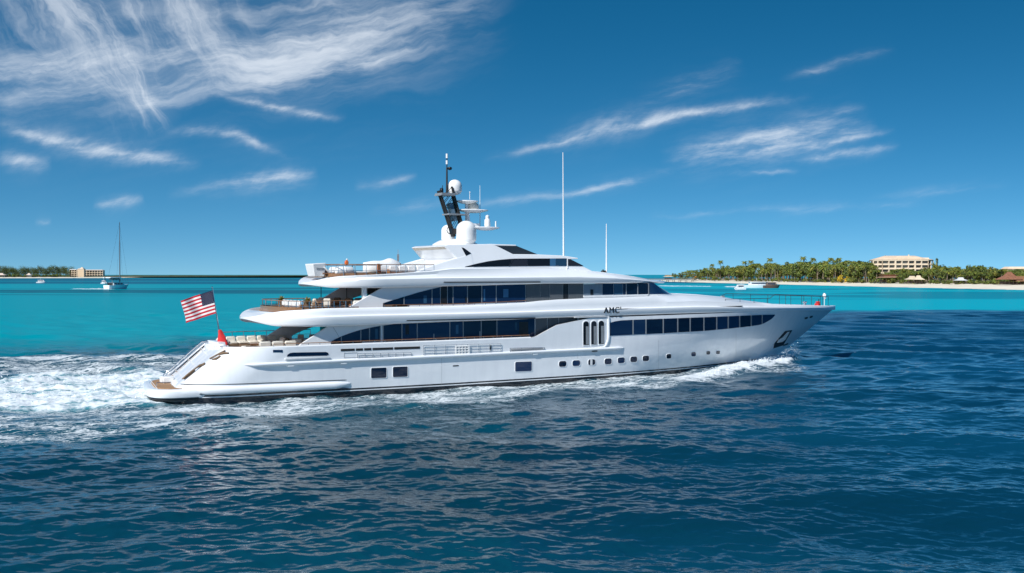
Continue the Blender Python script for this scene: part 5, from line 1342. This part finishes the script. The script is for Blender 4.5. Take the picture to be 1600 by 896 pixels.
def lounger(name, label, loc, rz, group, m=WHITE2):
    r = thing(name, label, 'sun lounger', loc, rz, group)
    mb = MB(); mb.box((0, 0, .24), (.68, 2.0, .07)); mb.build('frame', WOODR, r)
    mb = MB(); mb.soft((0, -.3, .34), (.66, 1.35, .13), .05); mb.build('mattress', m, r)
    mb = MB(); mb.soft((0, .0, 0), (.66, .75, .12), .05); o = mb.build('backrest', m, r); o.location = (0, .66, .52); o.rotation_euler = (.75, 0, 0)
    for sx in (-1, 1):
        for sy in (-1, 1): mb = MB(); mb.tube([(sx * .28, sy * .8, 0), (sx * .28, sy * .8, .22)], .03, 6); mb.build('leg', WOODR, r)
    return r


ZM = 3.02
sofa('sofa', 'long cream sofa against the far rail of the lower aft deck', 5.2, dk(12.0, -3.9, ZM), PSI)
sofa('curved_stern_sofa', 'short cream sofa at the stern end of the lower aft deck', 3.2, dk(8.7, -1.2, ZM), PSI + math.pi / 2)
sofa('sofa', 'cream sofa on a brown base nearest the starboard rail of the lower aft deck', 3.0, dk(11.2, 3.2, ZM), PSI + math.pi)
sofa('sun_pad', 'flat cream sun pad beside the flagstaff on the lower aft deck', 1.8, dk(9.2, 2.6, ZM), PSI + math.pi / 2, back=False, cat='sun pad')
lowtable('coffee_table', 'low varnished table before the long cream sofa', 2.2, 1.1, .45, dk(11.6, -1.6, ZM), PSI)
lowtable('dining_table', 'round edged dining table near the deckhouse on the lower aft deck', 2.6, 1.3, .74, dk(15.6, .4, ZM), PSI)
for k, (du, w, rz) in enumerate(((14.7, 1.5, math.pi), (15.7, 1.5, math.pi), (16.6, 1.5, math.pi), (14.7, -.8, 0), (15.7, -.8, 0), (16.6, -.8, 0))):
    chair('dining_chair', 'cream chair with dark wooden frame pulled up to the dining table under the overhang', dk(du, w, ZM), PSI + rz, 'dining chairs on the lower aft deck')
for k, (u, w, rz, lab) in enumerate(((13.4, 1.8, 2.6, 'brown wicker armchair with cream cushion facing the stern sofa'), (13.3, -.4, 1.6, 'brown wicker armchair beside the low varnished table'))):
    sofa('armchair', lab, .95, dk(u, w, ZM), PSI + rz, cat='armchair', group='wicker armchairs')
r = thing('side_table', 'small white square side table beside the starboard sofa', 'table', dk(13.4, 3.3, ZM), PSI); mb = MB(); mb.soft((0, 0, .52), (.6, .6, .08), .02); mb.build('tabletop', WHITE2, r); mb = MB(); mb.soft((0, 0, .25), (.5, .5, .48), .03); mb.build('pedestal', DKMETAL, r)

# upper aft deck
zu = Z_UP
q = U0 + 4.0
sofa('sofa', 'white sofa across the stern end of the middle deck', 4.2, dk(q + .2, .4, zu), PSI + math.pi / 2, WHITE2, WOODR)
sofa('sofa', 'long brown backed sofa along the far rail of the middle deck', 4.8, dk(q + 5.6, -3.6, zu), PSI, CREAM, WICKER)
sofa('sofa', 'cream sofa on a varnished base along the starboard edge of the middle deck', 3.6, dk(q + 5.4, 3.55, zu), PSI + math.pi, CREAM, WOODR)
lowtable('round_table', 'varnished table set among chairs on the middle deck', 1.9, 1.5, .74, dk(q + 3.0, .8, zu), PSI)
for k, (du, w, rz) in enumerate(((2.2, 2.1, 2.7), (3.7, 2.2, 3.4), (1.7, -.4, .4), (4.1, -.5, -.4), (3.0, -1.0, 0))):
    chair('deck_chair', 'wooden framed chair with pale cushion round the varnished table of the middle deck', dk(q + du, w, zu), PSI + rz, 'chairs on the middle deck', WICKER if k % 2 else CREAM)
for k, (du, w, lab) in enumerate(((.2, 3.0, 'tall varnished planter box at the starboard stern corner of the middle deck'), (.1, -2.9, 'tall varnished planter box at the far stern corner of the middle deck'))):
    r = thing('planter', lab, 'planter', dk(q + du, w, zu), PSI); mb = MB(); mb.lathe([(.2, 0), (.3, .75), (.33, .8), (.27, .8), (.25, .7), (0, .7)], (0, 0, 0), 14); mb.build('pot', WICKER, r)
    mb = MB(); gg = random.Random(k)
    for i in range(70):
        a, e = gg.uniform(0, 6.28), gg.uniform(.1, 1.4); l = gg.uniform(.35, .6); d = Vector((math.cos(a) * math.cos(e), math.sin(a) * math.cos(e), math.sin(e))) * l; s = Vector((-math.sin(a), math.cos(a), 0)) * .05
        mb.add([(0, 0, .7), tuple(Vector((0, 0, .7)) + d * .6 + s), tuple(Vector((0, 0, .7)) + d), tuple(Vector((0, 0, .7)) + d * .6 - s)], [(0, 1, 2, 3)])
    mb.build('foliage', LEAF[1], r, smooth=0, merge=0, fixn=False)
for k, (du, w, c, lab) in enumerate(((1.0, 1.6, BLUEC, 'pale blue scatter cushion on the stern sofa of the middle deck'), (6.2, 3.5, ORANGE, 'orange scatter cushion on the starboard sofa of the middle deck'))):
    mb = MB(); mb.soft((0, 0, 0), (.45, .16, .4), .07); o = mb.build('cushion', c, None, loc=dk(q + du - .7 * (k == 0), w, zu + .72), rz=PSI + (math.pi / 2 if k == 0 else 0)); tag(o, lab, 'cushion')

# sun deck
zs = Z_SUN
def sd(px, w): return at(px, 425, w)[0]
r = thing('covered_tender', 'long white covered tender stowed on the sun deck', 'boat', dk(sd(597, .8), .8, zs), PSI)
rows = []
for k in range(15):
    t = k / 14; x = -1.7 + 3.4 * t; b = .62 * math.sqrt(max(.02, 1 - (2 * t - 1.05) ** 4 * .9)) if t < .98 else .2; h = .55 + .42 * math.exp(-((t - .72) / .2) ** 2) + .2 * math.exp(-((t - .3) / .25) ** 2)
    rows.append([(x, b * math.cos(a), .45 + (h + .1 * (1 if a < 3 else 1)) * max(0, math.sin(a)) ** .8 - .25 * max(0, -math.sin(a))) for a in np.linspace(0, 2 * math.pi, 20, endpoint=False)])
mb = MB(); mb.grid(rows, 0, True); mb.add(rows[0], [tuple(range(20))]); mb.add(rows[-1], [tuple(range(20))]); mb.build('cover', WHITE2, r, smooth=50)
for x in (-1.0, 1.0): mb = MB(); mb.box((x, 0, .12), (.15, 1.2, .26)); mb.build('cradle', GREYM, r)
def raft(px, w, lab, rz=0):
    r = thing('life_raft_canister', lab, 'life raft', dk(sd(px, w), w, zs), PSI + rz)
    rows = [[(x, rr * math.cos(a), .45 + rr * math.sin(a)) for a in np.linspace(0, 2 * math.pi, 20, endpoint=False)] for x, rr in ((-.7, .0), (-.7, .28), (-.62, .34), (-.05, .34), (-.04, .37), (.04, .37), (.05, .34), (.62, .34), (.7, .28), (.7, 0))]
    mb = MB(); mb.grid(rows, 0, True); mb.build('shell', WHITE2, r, smooth=50)
    for x in (-.4, .4): mb = MB(); mb.box((x, 0, .1), (.1, .6, .22)); mb.build('cradle', GREYM, r)
raft(528, -1.2, 'white drum shaped life raft behind the loungers of the sun deck'); raft(538, 2.6, 'white drum shaped life raft nearest the rail of the sun deck')
r = thing('stern_locker', 'white tapered locker with grey strip standing at the stern tip of the sun deck', 'locker', dk(sd(494, 1.4), 1.4, zs), PSI)
mb = MB(); mb.prism([(-.42, -.75, 0), (.42, -.75, 0), (.42, .75, 0), (-.42, .75, 0)], [(-.62, -.9, 1.0), (.5, -.9, 1.08), (.5, .9, 1.08), (-.62, .9, 1.0)]); mb.build('body', WHITE2, r, smooth=0, bevel=.06)
mb = MB(); mb.box((.02, -.845, .62), (.62, .03, .12)); mb.build('name_strip', GREYM, r)
for px, w, rz in ((515, .4, 1.57), (521, 2.0, 1.57), (548, .2, 1.57), (556, 2.2, 1.57)): lounger('sun_lounger', 'white padded sun lounger on the open sun deck', dk(sd(px, w), w, zs), PSI + rz, 'loungers on the sun deck')
r = lowtable('bar_counter', 'grey metal counter table in the middle of the sun deck', 2.6, .7, .95, dk(sd(572, 2.0), 2.0, zs), PSI, GREYM)
mb = MB(); mb.soft((0, 0, 0), (.34, .2, .42), .08); mb.soft((.05, .02, .27), (.2, .18, .16), .06, 1); o = mb.build('folded_jacket', [ORANGE, WHITE2], None, loc=dk(sd(541.5, .6), .6, zs + 1.12), rz=PSI); tag(o, 'bright orange folded jacket with white collar lying on the sun deck rail', 'jacket')
mb = MB(); mb.soft((0, 0, 0), (.42, .16, .62), .07); mb.soft((.12, .05, -.3), (.3, .14, .3), .06); o = mb.build('draped_towel', mat('terracotta_towel', (.42, .17, .08), .85, var=.2, vscale=8), None, loc=dk(sd(591.5, 2.9), 2.9, zs + .72), rz=PSI + .2); tag(o, 'terracotta towel draped over the counter beside the covered tender', 'towel')
sofa('sun_sofa', 'long low cream sofa along the sides of the sun deck before the arch', 4.2, dk(sd(640, 1.5), 1.5, zs), PSI + math.pi, WHITE2, WOODR)
mb = MB(); u = sd(622, -1); mb.tube([V(u, -1, zs), V(u, -1, zs + 2.3)], [.05, .02], 6); mb.box(V(u, -1, zs + 1.6), (.18, .05, .6)); mb.build('deck_aerial', GREYM, YACHT)

# ---- rails
def railing(name, path, h, posts, r=.028, mids=1, m=CHROME, cap=None):
    rr = thing(name, None, None); rr.parent = YACHT
    mb = MB(); mb.tube([V(u, w, z + h) for u, w, z in path], r * 1.25, 6); mb.build('top_rail', cap or m, rr, smooth=60)
    for k in range(mids): mb = MB(); mb.tube([V(u, w, z + h * (k + 1) / (mids + 1)) for u, w, z in path], r * .6, 5); mb.build('wire', m, rr, smooth=60)
    n = len(path)
    for k in range(posts):
        f = k / (posts - 1) * (n - 1); i = min(n - 2, int(f)); t = f - i; p = [lerp(path[i][c], path[i + 1][c], t) for c in range(3)]
        mb = MB(); mb.tube([V(*p), V(p[0], p[1], p[2] + h)], r, 6); mb.build('post', m, rr, smooth=60)
    return rr
def around(bf, u0, u1, ins, zf, n=14, nose=2.4):
    us = np.linspace(u1, u0 + nose, n); a = [(u, bf(u) - ins, zf(u)) for u in us]
    w0 = bf(u0 + nose) - ins; z0 = zf(u0 + nose)
    mid = [(u0 + nose - .9 * math.cos(t) , w0 * math.sin(t), z0) for t in np.linspace(math.pi / 2, -math.pi / 2, 13)][1:-1]
    return a + mid + [(u, -w, z) for u, w, z in a[::-1]]
railing('sun_deck_rail', around(b3f, U3, sd(676, 4.0), .5, lambda u: Z_SUN - .02, 14, 2.2), .98, 27, .026, 1, CHROME, WOODR)
railing('middle_deck_rail', around(b2f, U0, at(548, 484, 4.6)[0], .55, lambda u: Z_UP + .1, 14, 3.2), .82, 25, .028, 1, CHROME, WOODR)
railing('lower_deck_rail', [(u, -hull_b(u, 3.3) + .25, 3.5) for u in np.linspace(9.2, 17, 10)], .75, 9, .03, 1, CHROME)
railing('side_deck_rail', [(u, hull_b(u, 3.3) - .1, 3.5) for u in np.linspace(at(428, 546, 5.2)[0], RAMP[0] - .3, 40)], .30, 26, .024, 0, CHROME, WOODR)
railing('middle_side_rail', [(u, b2f(u) - .42, zt2a(u) - .06) for u in np.linspace(at(600, 478, 4.8)[0], at(822, 474, 4.8)[0], 24)], .22, 14, .022, 0, CHROME, WOODR)
def panel(name, path, z0, z1, m):
    mb = MB(); mb.grid([[V(u, w, z + z0) for u, w, z in path], [V(u, w, z + z1) for u, w, z in path]]); mb.grid([[V(u, w * .985, z + z0) for u, w, z in path], [V(u, w * .985, z + z1) for u, w, z in path]]); return mb.build(name, m, YACHT, smooth=60)
panel('varnished_panel', around(b2f, U0, at(560, 484, 4.6)[0], .62, lambda u: Z_UP + .02, 14, 3.0), 0, .42, mat('varnished_teak', (.25, .125, .055), .3, coat=.5, var=.25, vscale=3, stretch=(.4, 4, 4)))
panel('varnished_panel', around(b3f, U3, sd(684, 4.0), .6, lambda u: Z_SUN - .02, 14, 2.0), 0, .26, MATS['varnished_teak'])
ub0, ub1 = at(1122, 472, 3.5)[0], LB - 1.6
bow = [(u, max(.12, b2f(u) - .55 * (1 - .5 * float(sstep(np.array(u), LB - 12, LB)))), zt2f(u) - .05 if u > UF[-1] else 5.5) for u in np.linspace(ub0, ub1, 26)]
for s in (1, -1): railing('bow_rail', [(u, s * w, z) for u, w, z in bow], 1.08, 10, .021, 0, DKMETAL)
mb = MB(); u = LB - 2.0; mb.tube([V(u, .2, 5.3), V(u, .2, 6.5)], .035, 8); mb.soft(V(u, .2, 6.7), (.26, .4, .45), .1); mb.soft(V(u + .14, .2, 6.45), (.12, .2, .3), .04); mb.build('bow_light', WHITE2, YACHT)
r = thing('anchor_windlass', None, None); r.parent = YACHT
for k in (-1, 1):
    mb = MB(); mb.lathe([(.26, 0), (.26, .12), (.15, .2), (.15, .5), (.25, .58), (.25, .68), (0, .7)], V(LB - 4.2 + .5 * k, .5 * k + .3, 5.35), 14); mb.build('drum', RED if k > 0 else CHROME, r)
mb = MB(); mb.soft(V(LB - 3.2, .3, 5.62), (.5, .5, .4), .05); mb.build('gearbox', RED, r)
mb = MB(); mb.tube([V(LB - 3.4, .5, 5.3), V(LB - 3.2, .5, 6.3)], .05, 6); mb.build('lever', DKMETAL, r)
for px in (1129,): mb = MB(); c = cpt(px, 464.6, 2.2); mb.soft(c, (.5, .2, .25), .04); mb.build('deck_light', GREYM, YACHT)

# ------------------------------------------------------------------ other boats
def boat_hull(mb, L, B, H_, mi=0, bow=1.6, stern=.75, n=24, wl=-.4):
    rows = []
    for i in range(n):
        t = i / (n - 1); r_ = []
        for k in range(9):
            f = k / 8; z = wl + (H_ * (1 + .22 * t * t) - wl) * f; x = -L / 2 + t * (L - bow * (1 - f)); b = B / 2 * (stern + (1 - stern) * min(1, t * 2.5)) * (1 - max(0, (t - .45) / .55) ** 2.3) * (.72 + .28 * f ** .6); r_.append((x, b, z))
        rows.append(r_)
    full = [r_ + [(x, -b, z) for x, b, z in r_[::-1]] for r_ in rows]
    mb.grid(full, mi, True); mb.add(full[0], [tuple(range(18))], mi); return mb

# sailing catamaran with bare mast
x, y, _ = at_dist(184, 451, 655)
sb = thing('sailing_yacht', 'white sailing boat with bare tall mast and canopy lying off the left island', 'sailboat', (x, y, 0), math.radians(66))
mb = MB(); boat_hull(mb, 19, 6.4, 2.6, 0, 2.6, .8); mb.build('hull', WHITE, sb, smooth=40)
mb = MB(); mb.prism([(-6, -2.4, 2.4), (4.6, -1.9, 2.7), (4.6, 1.9, 2.7), (-6, 2.4, 2.4)], [(-5.6, -2.0, 4.6), (2.2, -1.5, 4.4), (2.2, 1.5, 4.4), (-5.6, 2.0, 4.6)]); mb.build('cabin', WHITE2, sb, smooth=0, bevel=.2)
for k in range(3): mb = MB(); mb.box((-3.8 + k * 2.4, -2.28, 3.6), (1.7, .12, .8), 0, .06); mb.build('window', GLASS, sb)
mb = MB(); mb.soft((-4.6, 0, 7.4), (9.5, 6.6, .7), .2); mb.build('canopy', WHITE2, sb)
for sx in (-7.6, -1.6):
    for sy in (-2.8, 2.8): mb = MB(); mb.tube([(sx, sy, 2.4), (sx, sy, 7.3)], .09, 6); mb.build('canopy_post', GREYM, sb)
MZ = CAM_H + (429.5 - 347) / F * 655
mb = MB(); mb.tube([(1.8, 0, 2.6), (1.8, 0, MZ * .6), (1.8, 0, MZ)], [.34, .30, .16], 8); mb.build('mast', mat('mast_grey', (.14, .15, .16), .4, metal=.3), sb)
mb = MB(); mb.tube([(1.8, 0, 6.0), (-7.4, 0, 6.4)], .22, 8); mb.build('boom', GREYM, sb)
mb = MB(); mb.soft((-2.8, 0, 6.75), (8.6, .5, .7), .2); mb.build('sail_cover', mat('dark_sailcloth', (.03, .04, .06), .8), sb)
for p, q_ in (((9.2, 0, 3.2), MZ * .95), ((-9.2, 0, 2.6), MZ), ((1.6, 3, 2.6), MZ * .8), ((1.6, -3, 2.6), MZ * .8)):
    mb = MB(); mb.tube([p, (1.8, 0, q_)], .045, 4); mb.build('stay', DKMETAL, sb)
mb = MB(); mb.tube([(-9, 1.2, 2.4), (-9, 1.2, 7.6)], .1, 6); mb.box((-9, 1.2, 7.5), (1.6, .3, .5)); mb.build('radar_post', DKMETAL, sb)
mb = MB(); mb.box((-6.2, 0, 3.2), (1.6, 3.4, 1.6)); mb.build('cockpit', DKMETAL, sb)

def cruiser(name, label, px, Y, rz, L, B, H_, hm, tm, decks=2):
    x, y, _ = at_dist(px, 440, Y); r = thing(name, label, 'motorboat', (x, y, 0), rz)
    mb = MB(); boat_hull(mb, L, B, H_, 0, L * .12); mb.build('hull', hm, r, smooth=40)
    z = H_; w = B * .78
    for k in range(decks):
        l0, l1 = -L * (.34 - .1 * k), L * (.2 - .12 * k); mb = MB()
        mb.prism([(l0, -w / 2, z - .2), (l1 + 1.6, -w / 2.4, z - .2), (l1 + 1.6, w / 2.4, z - .2), (l0, w / 2, z - .2)], [(l0 + .3, -w / 2.3, z + 2.0), (l1, -w / 2.6, z + 2.0), (l1, w / 2.6, z + 2.0), (l0 + .3, w / 2.3, z + 2.0)]); mb.build('cabin', tm, r, smooth=0, bevel=.12)
        for s in (-1, 1): mb = MB(); mb.box(((l0 + l1) / 2, s * w * .465, z + 1.15), ((l1 - l0) * .8, .1, .75)); mb.build('window', GLASS, r)
        mb = MB(); mb.soft(((l0 + l1) / 2, 0, z + 2.1), (l1 - l0 + .8, w * .95, .18), .06); mb.build('roof', tm, r); z += 2.2; w *= .8
    mb = MB(); mb.tube([(-L * .1, 0, z), (-L * .12, 0, z + 2.6)], .08, 6); mb.tube([(-L * .12, -.7, z + 1.6), (-L * .12, .7, z + 1.6)], .06, 6); mb.build('mast', WHITE2, r)
    P = [(L * t, 0, 0) for t in (0.1, .2, .3, .4, .47)]; 
    for s in (-1, 1):
        mb = MB(); pp = [(L * t, s * B * .5 * (1 - max(0, (t + .05) / .55) ** 2.3) * .95, H_ * (1 + .22 * (t + .5) ** 2) + .75) for t in (-.1, .05, .2, .3, .4)]; mb.tube(pp, .05, 5)
        for p in pp: mb.tube([p, (p[0], p[1], p[2] - .75)], .04, 4)
        mb.build('rail', CHROME, r)
    return r
cruiser('motor_cruiser', 'long low white motor cruiser lying just off the white beach beside a brown launch', 1188, 720, math.radians(6), 24, 5.2, 2.1, WHITE, WHITE2, 1)
cruiser('wooden_launch', 'brown hulled launch lying against the white motor cruiser', 1206, 705, math.radians(10), 12, 3.6, 1.9, mat('brown_hull', (.13, .07, .05), .5, var=.15), mat('brown_cabin', (.2, .13, .1), .5), 1)
cruiser('speedboat', 'small white speedboat trailing a thin wake off the beach', 1156, 640, math.radians(183), 7.5, 2.4, 1.0, WHITE, WHITE2, 1)
cruiser('dinghy', 'tiny white launch under way far off the left island, nearer the outer wood', 65, 1150, math.radians(10), 11, 3.2, 1.2, WHITE, WHITE2, 1)
cruiser('dinghy', 'tiny white launch close beside the tall masted sailboat', 163, 1050, math.radians(-5), 7, 2.6, 1.0, WHITE, WHITE2, 1)
